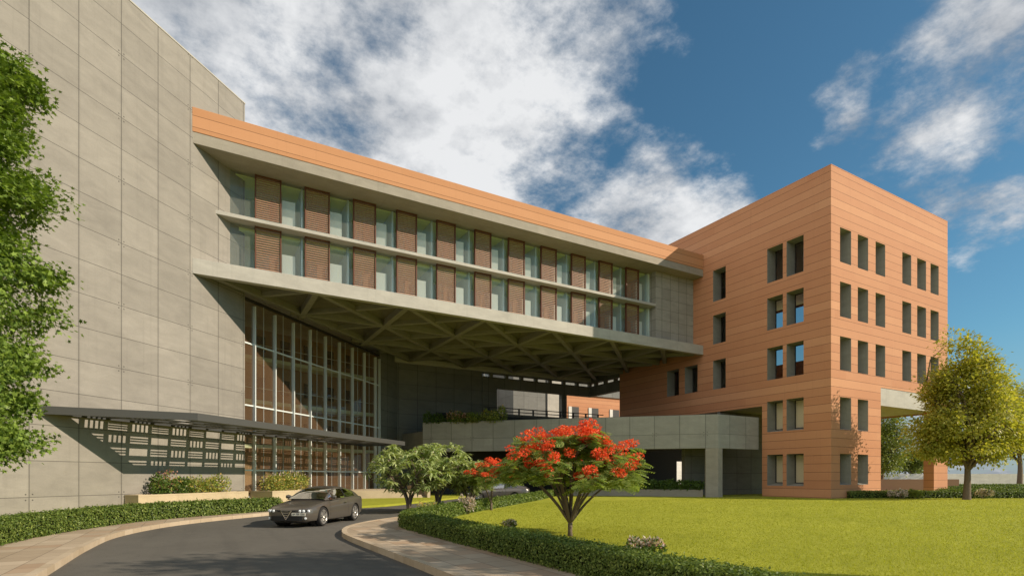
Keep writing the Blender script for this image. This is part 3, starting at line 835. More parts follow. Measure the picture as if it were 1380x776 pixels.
# ------------------------------------------------------------------ planters, steps and boundary walls
def planter(s0, s1, o1, z, mat, label):
    b = MB(); wbox(b, s0, s1, .012, o1, -.1, z-.1); wbox(b, s0, s1, .012, .14, z-.1, z); wbox(b, s0, s1, o1-.14, o1, z-.1, z)
    wbox(b, s0, s0+.14, .14, o1-.14, z-.1, z); wbox(b, s1-.14, s1, .14, o1-.14, z-.1, z)
    o = b.build('planter_box', mat, loc=WP((s0+s1)/2, o1/2, 0), bevel=.01)
    return tag(o, label, 'planter')
planter(-8.6, -.75, .95, .80, M['tan_stone'], 'long low tan stone planter against the sandy concrete wall')
planter(.5, 7.4, 1.8, .78, M['tan_stone'], 'low tan planter in front of the glazed entrance, behind the dark car')
stp = empty('entrance_steps', (14, 45, 0), 'low pale stone platform with steps at the foot of the glass facade', 'steps')
b = MB(); b.prism([(8.8, 44.3), (15.2, 43.7), (15.2, 50), (13.0, 49.8), (8.8, 46.0)], -.1, .64); b.build('platform', M['tan_stone'], stp, bevel=.01)
for k in range(4):
    b = MB(); b.box(15.2+.3*k+.002, 15.5+.3*k, 43.6, 48, -.1, .50-.13*k); b.build('step', M['tan_stone'], stp)
b = MB(); b.box(16.5, 16.75, 43.3, 48.5, -.1, .95); b.build('cheek_wall', M['tan_stone'], stp)
lw = MB()
pa, pb_ = np.array((74., 39.9)), np.array((86., 32.8)); n_ = np.array([-(pb_-pa)[1], (pb_-pa)[0]]); n_ = n_/np.linalg.norm(n_)*.3
lw.prism([tuple(pa), tuple(pb_), tuple(pb_+n_), tuple(pa+n_)], -.15, 1.42)
tag(lw.build('low_wall', M['brown_brick'], loc=(80, 36, 0)), 'low brown wall under the tower opening between its legs', 'wall')
bw = MB()
pa = np.array(dp(1100, 104)); pb_ = np.array(dp(1560, 104)); n_ = FWD[:2]*.4
bw.prism([tuple(pa), tuple(pb_), tuple(pb_+n_), tuple(pa+n_)], -.2, 2.3)
tag(bw.build('boundary_wall', M['white_wall'], loc=(*dp(1300, 104), 0)), 'long white boundary wall behind the trees on the right', 'wall')

# ------------------------------------------------------------------ hedges and shrubs
def hedge(name, line, w, h, dens, leaf, label, side=-1, loc=None, group=None):
    """line = one foot of the hedge; side -1: body lies to the right of it"""
    inner = offset_line(line, side*w)
    mid = offset_line(line, side*w/2)
    core = MB()
    A = offset_line(line, side*.10); B = offset_line(line, side*(w-.10))
    for i in range(len(line)-1):
        core.poly([(*A[i], 0), (*A[i+1], 0), (*B[i+1], 0), (*B[i], 0), (*A[i], h-.09), (*A[i+1], h-.09), (*B[i+1], h-.09), (*B[i], h-.09)],
                  [(0, 1, 5, 4), (2, 3, 7, 6), (4, 5, 6, 7), (0, 4, 7, 3), (1, 2, 6, 5)])
    P = []; N = []
    for i in range(len(line)-1):
        a, c = np.array(line[i]), np.array(line[i+1]); d, e = np.array(inner[i]), np.array(inner[i+1])
        L = np.linalg.norm(c-a); t = (c-a)/L; nrm = np.array([t[1], -t[0]])*(1 if side < 0 else -1)   # towards the body
        dens_i = dens(np.array(mid[i])@FWD[:2]) if callable(dens) else dens
        for (p0, p1, wid, kind) in ((a, c, h, 'out'), (d, e, h, 'in'), (a, c, w, 'top')):
            LL = np.linalg.norm(p1-p0); n = int(LL*wid*dens_i)
            if n == 0: continue
            u = RNG.uniform(0, 1, n)[:, None]; v = RNG.uniform(0, 1, n)
            if kind == 'top':
                q = (a+(c-a)*u) + ((d+(e-d)*u)-(a+(c-a)*u))*v[:, None]
                edge = np.minimum(v, 1-v)*w
                z = h - np.maximum(0, .10-edge)*.6
                P.append(np.concatenate([q, z[:, None]], 1)); N.append(np.tile([0, 0, 1.], (n, 1)))
            else:
                q = p0+(p1-p0)*u; z = v*h
                q = q + (nrm if kind == 'out' else -nrm)*(np.maximum(0, z-(h-.10))*.7)[:, None]
                P.append(np.concatenate([q, z[:, None]], 1)); N.append(np.tile([*(-nrm if kind == 'out' else nrm), .15], (n, 1)))
    for (p, q) in ((line[0], inner[0]), (line[-1], inner[-1])):
        n = int(w*h*(dens(np.array(p)@FWD[:2]) if callable(dens) else dens)); u = RNG.uniform(0, 1, n)[:, None]
        pts = np.array(p)+(np.array(q)-np.array(p))*u
        P.append(np.concatenate([pts, RNG.uniform(0, h, (n, 1))], 1)); dd = np.array(p)-np.array(line[1] if p is line[0] else line[-2])
        N.append(np.tile([*dd, .2], (n, 1)))
    P = np.concatenate(P); N = unit(np.concatenate(N))
    # uneven clipped surface: slow lumps plus small jitter
    lump = np.sin(P[:, 0]*3.1+P[:, 2]*4)*np.sin(P[:, 1]*2.7+1.3)+.6*np.sin(P[:, 0]*7.3+P[:, 1]*6.1)
    P = P + N*(lump*.018 + RNG.normal(0, .028, len(P)) + (RNG.uniform(0, 1, len(P)) > .97)*RNG.uniform(.02, .09, len(P)))[:, None]
    P[:, 2] = np.maximum(P[:, 2], .01)
    Nn = unit(N + RNG.normal(0, .55, P.shape)); A_ = unit(np.cross(Nn, rdirs(len(P))))
    lf = leaf(P[:, :2]@FWD[:2]) if callable(leaf) else np.full(len(P), leaf)
    v, f = scatter(OVAL[0], OVAL[1], P, A_, Nn, lf*RNG.uniform(.7, 1.3, len(P)))
    loc = loc if loc is not None else (*mid[len(mid)//2], 0)
    o = np_mesh(name, mbgroup(core, 1) + [(v, f, 0)], [M['leaf_hedge'], M['core']], loc=loc)
    return tag(o, label, 'hedge', group)
dens = lambda d: float(np.clip(1500*(14/max(d, 6))**1.4, 160, 2300))
lf = lambda d: np.clip(.055*(d/13)**.75, .05, .15)
hedge('hedge', lh_line, .85, .62, dens, lf, 'long clipped green hedge at the foot of the sandy concrete wall', side=1)
hedge('hedge', [p for p in hedge_out if p[1] > .5], .78, .48, dens, lf, 'curving clipped hedge enclosing the lawn beside the right pavement', side=-1)
rh = smoothline([(45.9, 24.75), (49.5, 23.0), (53.0, 20.9), (58.5, 17.7), (64, 14.5), (72, 10)], 4)
hedge('hedge', rh, 1.0, .55, 260, .11, 'low clipped hedge at the far edge of the lawn by the tower foot', side=1)
for k, (dep, h, lab) in enumerate(((52, .55, 'nearest of the low hedge rows behind the right hand tree'), (62, .6, 'middle of the low hedge rows behind the right hand tree'), (76, .65, 'farthest of the low hedge rows, in front of the white boundary wall'))):
    rr = [np.array(dp(1262+k*6, dep)), np.array(dp(1330, dep)), np.array(dp(1470, dep))]
    hedge('hedge', smoothline(rr, 4), 1.6, h, 110, .17, lab, side=1, group='low hedge rows beyond the lawn')

def shrub(name, base, blobs, mats, n, leaf, label, cat='shrub', group=None, template=OVAL, up=.35, seed=0):
    """blobs = [(dx, dy, dz, rx, ry, rz)]; mats = [(material, share, band of height)]"""
    rng = np.random.default_rng(seed+100)
    bl = np.array(blobs, float); vol = (bl[:, 3]*bl[:, 4]*bl[:, 5])**.67; vol /= vol.sum()
    idx = rng.choice(len(bl), n, p=vol); d = rdirs(n, rng); r = rng.uniform(.25, 1., n)**.4
    P = bl[idx, :3] + d*r[:, None]*bl[idx, 3:]*(1+rng.normal(0, .10, (n, 1)))
    keep = P[:, 2] > .02; P = P[keep]; d = d[keep]; n = len(P)
    hrel = (P[:, 2]-P[:, 2].min())/max(np.ptp(P[:, 2]), 1e-3)
    mi = np.zeros(n, int); u = rng.uniform(0, 1, n)
    for k, (m_, share, lo) in enumerate(mats):
        if k: mi[(u < share) & (hrel > lo)] = k; u = rng.uniform(0, 1, n)
    N = unit(d + np.array([0, 0, up]) + rng.normal(0, .5, (n, 3))); A = unit(d*.6 + np.array([0, 0, .35]) + rng.normal(0, .5, (n, 3)))
    P = P + np.array(base)
    gr = []
    for k in range(len(mats)):
        s = mi == k
        if s.sum(): 
            v, f = scatter(template[0], template[1], P[s], A[s], N[s], leaf*rng.uniform(.65, 1.3, s.sum())); gr.append((v, f, k))
    st = MB()
    for q in bl: st.tube([(base[0]+q[0]*.4, base[1]+q[1]*.4, base[2]), (base[0]+q[0], base[1]+q[1], base[2]+q[2])], [.02, .008], 5)
    o = np_mesh(name, gr, [m_[0] for m_ in mats], loc=base)
    stem = st.build('stem', M['bark'], o)
    return tag(o, label, cat, group)
def lump(n, rx, ry, h, seed):
    rng = np.random.default_rng(seed); out = []
    for i in range(n):
        out.append((rng.uniform(-rx, rx), rng.uniform(-ry, ry), h*rng.uniform(.45, .72), rng.uniform(.25, .4)*max(.5, rx*.5), rng.uniform(.25, .4)*max(.5, rx*.5), h*rng.uniform(.28, .42)))
    return out
def wlump(n, s0, s1, o, h, seed, r=.5):
    rng = np.random.default_rng(seed); out = []
    c = WP((s0+s1)/2, o, 0)
    for i in range(n):
        s = s0 + (s1-s0)*(i+.5)/n; p = WP(s, o + rng.uniform(-.12, .12), 0)
        hh = h*rng.uniform(.75, 1.1)
        out.append((p[0]-c[0], p[1]-c[1], hh*.5, r*rng.uniform(.8, 1.2), r*rng.uniform(.8, 1.2), hh*.52))
    return c, out
LIME, DARK, WHT, PNK, MID = M['leaf_lime'], M['leaf_dark'], M['petal_white'], M['petal_pink'], M['leaf_mid']
c, bl = wlump(5, -7.3, -4.9, .5, 1.0, 1, .48); shrub('shrub', (c[0], c[1], .72), bl, [(DARK, 1, 0), (LIME, .15, .3)], 1600, .15, 'dark green leafy shrub at the left end of the tan wall planter', seed=1)
c, bl = wlump(2, -6.9, -6.0, .45, 1.5, 2, .42); shrub('shrub', (c[0], c[1], .72), bl, [(PNK, 1, 0), (MID, .5, 0)], 420, .12, 'tall pink flowering shrub rising behind the dark planter shrub', seed=2)
c, bl = wlump(5, -4.9, -2.2, .5, 1.15, 3, .5); shrub('shrub', (c[0], c[1], .72), bl, [(LIME, 1, 0), (WHT, .10, .6), (DARK, .2, 0)], 1700, .14, 'yellow green shrub at the right end of the tan wall planter', seed=3)
c, bl = wlump(7, .9, 4.9, 1.0, 1.35, 4, .62); shrub('shrub', (c[0], c[1], .70), bl, [(LIME, 1, 0), (WHT, .38, .72), (DARK, .22, 0)], 2900, .14, 'yellow green bush with dusty white blossom in front of the glazed entrance', seed=4)
# terrace planting on the parapet's left end
for k, (t0, t1, m_, lab, h) in enumerate(((25.4, 27.3, [(DARK, 1, 0)], 'dark green shrub at the left end of the terrace parapet', .95), (22.6, 25.0, [(DARK, 1, 0), (PNK, .4, .3), (WHT, .12, .6)], 'dark pink flowering plants on the terrace between two green shrubs', .9), (21.6, 22.8, [(MID, 1, 0)], 'small light green shrub in the middle of the terrace planting', .85), (19.0, 21.3, [(MID, 1, 0), (LIME, .4, .2)], 'widest light green shrub at the right end of the terrace planting', 1.1), (23.2, 24.2, [(MID, 1, 0), (LIME, .3, 0)], 'light green tuft overhanging the parapet among pink flowers', .9))):
    bl = []; n = max(2, int((t1-t0)*1.6)); cc = PP((t0+t1)/2, -.5)
    for i in range(n):
        p = PP(t0+(t1-t0)*(i+.5)/n, -.18 + random.uniform(-.15, .2)); hh = 1.25*h*random.uniform(.8, 1.15)
        bl.append((p[0]-cc[0], p[1]-cc[1], hh*.42, .48, .48, hh*.55))
    shrub('terrace_plant', (cc[0], cc[1], 6.95), bl, m_, 420*n, .18, lab, 'plant', 'plants along the terrace parapet', seed=20+k)
# shaded planting in the portico planter
for k, t in enumerate((2.0, 3.5, 5.0, 6.5, 8.0, 9.6, 11.2)):
    cc = PP(t, -.85)
    shrub('shaded_plant', (cc[0], cc[1], .55), [(-.3, .3, .4, .55, .5, .5), (.3, -.3, .38, .5, .5, .45)], [(DARK, 1, 0)], 1000, .19, 'dim leafy plant in the long planter beneath the terrace beam', 'plant', 'plants in the shaded planter', seed=40+k)
# shrubs around the lawn
x, y = gp(628, 692); shrub('flowering_shrub', (x, y, 0), lump(7, .35, .35, .85, 5), [(DARK, 1, 0), (WHT, .75, .1), (PNK, .05, .6)], 1500, .09, 'round shrub smothered in dusty white flowers inside the hedge corner', 'shrub', seed=60)
x, y = gp(606, 692); shrub('shrub', (x, y, 0), lump(4, .3, .3, .55, 6), [(DARK, 1, 0)], 700, .09, 'small dark shrub left of the dusty white flowering shrub', 'shrub', seed=61)
x, y = gp(585, 696); shrub('shrub', (x, y, 0), lump(5, .5, .5, .68, 7), [(LIME, 1, 0)], 500, .09, 'pale lime shrub poking over the curved hedge corner', 'shrub', seed=62)
x, y = gp(690, 712); shrub('flowering_plant', (x, y, 0), lump(4, .22, .22, .30, 8), [(MID, 1, 0), (WHT, .4, .3)], 900, .07, 'low white flowering plant behind the hedge left of the flame tree', 'plant', seed=63)
x, y = gp(872, 752); shrub('flowering_plant', (x, y, 0), lump(5, .24, .24, .42, 9), [(DARK, 1, 0), (WHT, .55, .5), (PNK, .15, .5)], 1100, .075, 'pale pink flowering plant just behind the hedge, right of the flame tree', 'plant', seed=64)
for px, py, m_, lab, s_ in ((1213, 671.5, [(DARK, 1, 0), (WHT, .75, .1)], 'white flowering shrub at the hedge below the tower opening', 65), (1236, 671.5, [(MID, 1, 0)], 'small bright green shrub between white shrub and big tree', 66), (1327, 671.5, [(DARK, 1, 0), (WHT, .7, .15)], 'white flowering shrub right of the big tree trunk', 67)):
    x, y = gp(px, py); shrub('flowering_shrub', (x, y, 0), lump(6, .55, .55, .72, s_), m_, 900, .13, lab, 'shrub', seed=s_)

# ------------------------------------------------------------------ trees
def limb_path(a, c, rng, bend=.12, n=5):
    a = np.array(a, float); c = np.array(c, float); L = np.linalg.norm(c-a); o = rng.normal(0, bend*L, 3)
    return [a + (c-a)*t + o*math.sin(math.pi*t) + np.array([0, 0, .08*L*math.sin(math.pi*t)]) for t in np.linspace(0, 1, n)]
def tree(name, label, base, h, blobs, ncl, per, leaf, mat, template=OVAL, trunk_r=.2, fork=.3, sigma=.35, seed=0, cat='tree', group=None, limbs=16, squash=.7, shell=.45):
    rng = np.random.default_rng(seed); base = np.array(base, float)
    root = empty(name, tuple(base), label, cat, group)
    bl = np.array(blobs, float); w = (bl[:, 3]*bl[:, 4]*bl[:, 5])**.67; w /= w.sum()
    idx = rng.choice(len(bl), ncl, p=w); d = rdirs(ncl, rng)
    C = bl[idx, :3] + d*(rng.uniform(.08, 1, ncl)**shell)[:, None]*bl[idx, 3:]
    ok = C[:, 2] > h*.12; C = C[ok]; d = d[ok]; ncl = len(C)
    t = MB(); zf = h*fork
    top = np.array([rng.normal(0, .02*h), rng.normal(0, .02*h), h*.8])
    tp = [np.array([0, 0, -.1]), np.array([0, 0, .25]), np.array([0.01*h, 0, zf]), top*.72, top]
    t.tube([base+p for p in smoothline(tp, 3)], list(np.linspace(trunk_r*1.25, trunk_r*.12, 13)), 9)
    for i in rng.choice(ncl, min(limbs, ncl), replace=False):
        c = C[i]; f = rng.uniform(.75, 1.5)*zf
        f = min(f, c[2]*.85); f = max(f, zf*.75)
        s = np.array([0.01*h*min(1, f/zf), 0, f]); P = limb_path(s, c, rng)
        t.tube([base+p for p in P], list(np.linspace(trunk_r*.42, trunk_r*.05, len(P))), 6)
        for j in rng.choice(ncl, 2):
            if np.linalg.norm(C[j]-c) < h*.16:
                Q = limb_path(P[3], C[j], rng); t.tube([base+p for p in Q], list(np.linspace(trunk_r*.16, trunk_r*.03, len(Q))), 5)
    t.build('trunk', M['bark'], root, smooth=True)
    n = rng.poisson(per, ncl); ci = np.repeat(np.arange(ncl), n); N_ = len(ci)
    sg = sigma*rng.uniform(.6, 1.35, ncl)
    off = rng.normal(0, 1, (N_, 3))*np.array([1, 1, squash])*sg[ci][:, None]
    P = C[ci] + off
    ctr = np.array([0, 0, h*.55])
    outw = unit(P - ctr)
    Nn = unit(outw*.55 + np.array([0, 0, .75]) + rng.normal(0, .45, (N_, 3))); A = unit(unit(off)*.7 + outw*.3 + np.array([0, 0, -.25]) + rng.normal(0, .35, (N_, 3)))
    v, f = scatter(template[0], template[1], P+base, A, Nn, leaf*rng.uniform(.65, 1.25, N_))
    np_mesh('crown', [(v, f, 0)], [mat], root)
    return root
# near tree at the left edge
bx, by = dp(-72, 16.0)
lb = [(RGT[0]*.5, RGT[1]*.5, 4.2, 1.1, 1.1, 2.0), (RGT[0]*.5, RGT[1]*.5, 8.0, 1.1, 1.1, 2.2), (RGT[0]*.5, RGT[1]*.5, 11.6, 1.1, 1.1, 2.0), (-1.0, .6, 8.2, 1.6, 1.6, 5.2), (-1.4, .8, 7, 1.6, 1.6, 3.5)]
for (px, py, rx, rz) in ((2, 112, 1.15, 1.25), (-6, 66, 1.0, .8), (22, 190, .95, .95), (38, 250, 1.25, .55), (8, 305, 1.05, 1.0), (44, 352, 1.15, .55), (14, 420, 1.3, 1.1), (30, 482, 1.0, .55), (-16, 540, 1.2, .9), (2, 598, 1.0, .6), (-30, 70, 1.0, .8), (-25, 600, 1.2, .7)):
    r_ = (px+72-56)/45.8; z_ = 1.75+(642-py)/45.8
    lb.append((RGT[0]*r_, RGT[1]*r_, z_, rx, rx, rz))
    lb.append((RGT[0]*r_*.7 + FWD[0]*1.3, RGT[1]*r_*.7 + FWD[1]*1.3, z_+.3, rx, rx, rz))
tree('broadleaf_tree', 'big leafy tree with lobed bright green leaves at the left edge', (bx, by, 0), 14.6, lb,
     800, 88, .20, M['leaf_near'], LOBED, .19, .13, .21, seed=5, limbs=7, shell=.33)
# sunlit tree on the right
tb = dp(1303, 41.6)
tree('broadleaf_tree', 'large rounded sunlit tree standing in front of the tower leg', (*tb, 0), 13.0,
     [(0, 0, 5.2, 3.3, 3.3, 2.5), (0, 0, 8.2, 2.6, 2.6, 2.2), (.2, 0, 10.7, 1.6, 1.6, 1.7), (-2.0, 1.2, 5.6, 1.6, 1.6, 1.3), (2.3, -1.2, 4.6, 1.9, 1.9, 1.6), (1.9, -1.1, 7.5, 1.6, 1.6, 1.0), (-1.6, 1.0, 8.8, 1.3, 1.3, .9), (-.6, .3, 12.0, .8, .8, .9), (1.2, -.7, 9.9, 1.1, 1.1, .8), (-2.6, 1.5, 3.9, 1.2, 1.2, .8)],
     330, 100, .26, M['leaf_far'], OVAL, .27, .2, .40, seed=8, limbs=34)
bx, by = dp(1374, 96)
tree('broadleaf_tree', 'tall sunlit tree cut by the right edge, before the white wall', (bx, by, 0), 19,
     [(0, 0, 11, 5.5, 5.5, 5), (0, 0, 15, 4, 4, 3.6), (-1.5, 2, 8, 4, 4, 3)], 200, 80, .42, M['leaf_far'], OVAL, .45, .25, .85, seed=9)
bx, by = dp(1188, 92)
tree('broadleaf_tree', 'dense green tree seen through the tower opening beside the lit leg', (bx, by, 0), 15,
     [(0, 0, 8, 4.0, 4.0, 4), (0, 0, 11.5, 3, 3, 3.2), (0, 0, 5, 3.6, 3.6, 2.4)], 190, 80, .38, M['leaf_mid'], OVAL, .4, .2, .75, seed=10)
bx, by = dp(1228, 128)
tree('broadleaf_tree', 'small distant rounded tree in the middle of the tower opening', (bx, by, 0), 8.6,
     [(0, 0, 5, 3.4, 3.4, 2.6), (0, 0, 6.8, 2, 2, 1.6)], 100, 70, .4, M['leaf_mid'], OVAL, .3, .25, .6, seed=11)
bx, by = dp(1256, 134)
tree('broadleaf_tree', 'distant tree half hidden by the far tower leg', (bx, by, 0), 9.5,
     [(0, 0, 5.4, 3.6, 3.6, 3), (0, 0, 7.2, 2.2, 2.2, 2)], 100, 70, .4, M['leaf_mid'], OVAL, .3, .25, .6, seed=12)
# off the right of the picture; its shadow dapples the road and pavement
tree('broadleaf_tree', 'tall tree right of the frame that dapples the near road with shade', (16.6, -.9, 0), 14.5,
     [(0, 0, 10.6, 2.6, 2.6, 2.2), (-1.5, 1, 9.4, 1.6, 1.6, 1.2)], 70, 60, .26, M['leaf_mid'], OVAL, .26, .35, .45, seed=13)

# flame trees
def flame_tree(base, h, w, seed, label, nl=15, scale=1.):
    rng = np.random.default_rng(seed); base = np.array([*base, 0.])
    root = empty('flame_tree', tuple(base), label, 'flame tree', 'flame trees on the lawn')
    t = MB(); zf = .42*scale
    t.tube([base+np.array(p) for p in ((0, 0, -.05), (0.0, 0, .15*scale), (.01, 0, zf))], [.085*scale, .066*scale, .07*scale], 9)
    tips = []
    for k in range(nl):
        a = 2*math.pi*(k*.381966) + rng.uniform(-.2, .2); r = w*math.sqrt((k+.6)/nl)
        z = h*(.92 - .35*(r/w)**2) + rng.uniform(-.11, .08)
        tips.append(np.array([r*math.cos(a), r*math.sin(a), z]))
    for k, tp in enumerate(tips):
        r = math.hypot(tp[0], tp[1]); m1 = np.array([tp[0]*.30, tp[1]*.30, zf + (tp[2]-zf)*.38]); m2 = np.array([tp[0]*.66, tp[1]*.66, zf+(tp[2]-zf)*.72])
        if (k % 3 == 0) or (r > w*.6 and k % 2 == 0):
            P = smoothline([np.array([0, 0, zf*.92]), m1, m2, tp-np.array([0, 0, .12])], 4)
            t.tube([base+p for p in P], list(np.linspace(.046*scale, .011, len(P))), 7)
        for q in range(2):
            e = tp + np.array([rng.normal(0, .25), rng.normal(0, .25), -.15]); Q = limb_path(m2, e, rng, .08, 4)
            t.tube([base+p for p in Q], list(np.linspace(.024*scale, .006, 4)), 5)
    t.build('trunk', M['bark'], root, smooth=True)
    cl = []
    for tp in tips:
        for q in range(4):
            cl.append(tp + np.array([rng.normal(0, .30*scale), rng.normal(0, .30*scale), rng.normal(0, .13*scale)]))
    cl = np.array(cl)
    # fronds: below and round each tip, drooping
    nf = 22; ci = np.repeat(np.arange(len(cl)), nf); n = len(ci); a = rng.uniform(0, 2*math.pi, n)
    P = cl[ci] + np.stack([.12*np.cos(a), .12*np.sin(a), rng.uniform(-.36, -.04, n)], 1)*scale
    out = unit(cl[ci]*np.array([1, 1, 0])+1e-3)
    A = np.stack([np.cos(a), np.sin(a), rng.uniform(-.35, .25, n)], 1) + out*.4
    N = unit(np.array([0, 0, 1.]) + rng.normal(0, .3, (n, 3)))
    v, f = scatter(FROND[0], FROND[1], P+base, A, N, rng.uniform(.26, .44, n)*scale)
    np_mesh('crown', [(v, f, 0)], [M['leaf_frond']], root)
    # flower heads on top
    hc = np.concatenate([cl, cl + rng.normal(0, .16*scale, cl.shape)*np.array([1, 1, .6])]); hc = hc[(rng.uniform(0, 1, len(hc)) < .92)]
    npet = 95; ci = np.repeat(np.arange(len(hc)), npet); n = len(ci); d = rdirs(n, rng)
    rr = rng.uniform(.10, .19, len(hc))[ci]*scale
    P = hc[ci] + d*rr[:, None]*np.array([1.15, 1.15, .62])*(rng.uniform(.3, 1, n)**.5)[:, None] + np.array([0, 0, .07*scale])
    v, f = scatter(PETAL[0], PETAL[1], P+base, unit(d+rng.normal(0, .5, (n, 3))), unit(d+np.array([0, 0, .5])+rng.normal(0, .3, (n, 3))), rng.uniform(.035, .065, n)*scale)
    np_mesh('blossom', [(v, f, 0)], [M['petal_red']], root)
    return root
flame_tree((9.43, 13.08), 3.28, 1.80, 21, 'larger flame tree with wide red crown on the lawn before the hedge', 30)
flame_tree((13.15, 25.25), 2.85, 1.15, 22, 'smaller slender flame tree with red top by the back hedge', 8, .95)

def frangipani(base, h, w, seed, label, stems, nros=95):
    rng = np.random.default_rng(seed); base = np.array([*base, 0.])
    root = empty('frangipani_tree', tuple(base), label, 'frangipani tree', 'frangipani trees by the road')
    t = MB(); C = []
    for k in range(nros):
        d = rdirs(1, rng)[0]; r = rng.uniform(.15, 1)**.4
        C.append(np.array([d[0]*r*w, d[1]*r*w, h*.60 + d[2]*r*h*.36 - .12*h*max(0, (math.hypot(d[0], d[1])*r-.6))]))
    C = np.array(C)
    for k in range(stems):
        a = 2*math.pi*k/stems + rng.uniform(-.4, .4); m1 = np.array([.25*math.cos(a), .25*math.sin(a), h*.24])
        m2 = np.array([.5*w*math.cos(a), .5*w*math.sin(a), h*.5])
        P = smoothline([np.array([0, 0, -.05]), m1, m2], 4); t.tube([base+p for p in P], list(np.linspace(.085, .04, len(P))), 7)
        near = np.argsort(((C-m2)**2).sum(1))[: nros//stems]
        for j in near[::2]:
            Q = limb_path(m2 if rng.uniform() < .6 else P[5], C[j]-np.array([0, 0, .06]), rng, .1, 4); t.tube([base+p for p in Q], list(np.linspace(.028, .012, 4)), 5)
    t.build('trunk', M['bark'], root, smooth=True)
    per = 20; ci = np.repeat(np.arange(nros), per); n = len(ci); a = rng.uniform(0, 2*math.pi, n)
    A = np.stack([np.cos(a), np.sin(a), rng.uniform(-.55, .55, n)], 1)
    N = unit(np.array([0, 0, 1.]) + rng.normal(0, .25, (n, 3)))
    v, f = scatter(LANCE[0], LANCE[1], C[ci]+base+rng.normal(0, .04, (n, 3)), A, N, rng.uniform(.30, .50, n))
    np_mesh('crown', [(v, f, 0)], [M['leaf_lance']], root)
    # a few pale blossoms
    hc = C[C[:, 2] > h*.6]; hc = hc[rng.choice(len(hc), min(16, len(hc)), replace=False)] + np.array([0, 0, .12]); ci = np.repeat(np.arange(len(hc)), 10)
    d = rdirs(len(ci), rng); v, f = scatter(PETAL[0], PETAL[1], hc[ci]+d*.07+base, d, unit(d+np.array([0, 0, 1])), np.full(len(ci), .07))
    np_mesh('blossom', [(v, f, 0)], [M['petal_white']], root)
    return root
frangipani(dp(551, 28.3), 3.6, 2.2, 31, 'leftmost pale green frangipani tree with forked stems, right of the car', 4, 125)
frangipani(dp(590, 29.3), 3.75, 1.95, 32, 'middle frangipani tree with tallest crown before the grey wall', 3, 115)
frangipani(dp(634, 30.5), 2.9, 1.2, 33, 'small rightmost frangipani tree beside the slender flame tree', 3, 70)

# ------------------------------------------------------------------ cars
def paint(name, c, metal=.35):
    def build(g, b):
        b.inputs['Coat Weight'].default_value = .6; b.inputs['Coat Roughness'].default_value = .05
    return material(name, c, .28, .5, metal, build)
M['paint_dark'] = paint('dark grey brown car paint', (.115, .100, .082))
M['paint_silver'] = paint('silver brown car paint', (.15, .13, .11), .35)
M['tyre'] = material('tyre rubber', (.03, .028, .026), .85, .2)
M['rim'] = material('alloy rim', (.42, .40, .37), .35, .5, .6)
M['chrome'] = material('chrome', (.7, .7, .7), .15, .5, 1.)
M['lamp'] = material('clear headlamp lens', (.85, .86, .86), .08, .8, .3)
M['car_black'] = material('black trim', (.012, .012, .012), .45, .4)
M['plate'] = material('number plate', (.62, .58, .48), .5, .3)
M['car_glass'] = glass('car window glass', (.30, .34, .33), 2.2, ior=1.6)
M['screen_glass'] = glass('car windscreen', (.35, .38, .37), 5.5, ior=1.6)
M['seat'] = material('grey car seat', (.10, .095, .09), .8, .2)
M['tail'] = material('red tail lamp', (.35, .02, .015), .2, .5)
ST = np.array([  # x, half width, underside, mid z, shoulder z, top z
    (2.20, .56, .27, .44, .54, .575), (2.13, .72, .22, .44, .59, .64), (1.95, .82, .19, .46, .65, .71), (1.65, .875, .18, .48, .70, .775), (1.28, .90, .18, .50, .755, .84),
    (.85, .905, .18, .50, .815, .905), (.3, .905, .17, .50, .855, .93), (-.3, .91, .17, .52, .885, .945), (-.8, .92, .17, .53, .91, .96), (-1.28, .93, .19, .55, .935, .985),
    (-1.75, .90, .22, .58, .94, .99), (-2.05, .83, .27, .60, .92, .97), (-2.19, .72, .32, .60, .86, .90)])
def st(x):
    xs = ST[::-1, 0]; return [float(np.interp(x, xs, ST[::-1, k])) for k in range(1, 6)]
CB = [(.95, .905, .905), (.75, 1.01, .905), (.45, 1.17, .91), (.15, 1.29, .92), (-.15, 1.352, .93), (-.5, 1.372, .94), (-.9, 1.345, .95), (-1.3, 1.265, .965), (-1.65, 1.155, .98), (-1.95, 1.035, .97), (-2.05, .975, .96)]
def cabin(x):
    xs = [c[0] for c in CB][::-1]; zt_ = float(np.interp(x, xs, [c[1] for c in CB][::-1])); zb = float(np.interp(x, xs, [c[2] for c in CB][::-1]))-.02
    wb = float(np.interp(x, [-2.05, -1.5, -.6, .4, .95], [.66, .79, .835, .83, .76])); hh = max(zt_-zb, .01)
    wt = wb - .56*hh
    return zb, zt_, wb, wt
def cab_pt(x, s, v):
    """v 0..1 up the side, 1..2 over the roof to the middle"""
    zb, zt_, wb, wt = cabin(x); ze = zb + (zt_-zb)*.86
    if v <= 1: return np.array([x, s*(wb+(wt-wb)*v + .03*math.sin(math.pi*v)*(zt_-zb)), zb+(ze-zb)*v])
    u = v-1; y = wt*math.cos(u*math.pi/2)**.8 if u < 1 else 0.
    return np.array([x, s*y, ze + (zt_-ze)*math.sin(u*math.pi/2)])
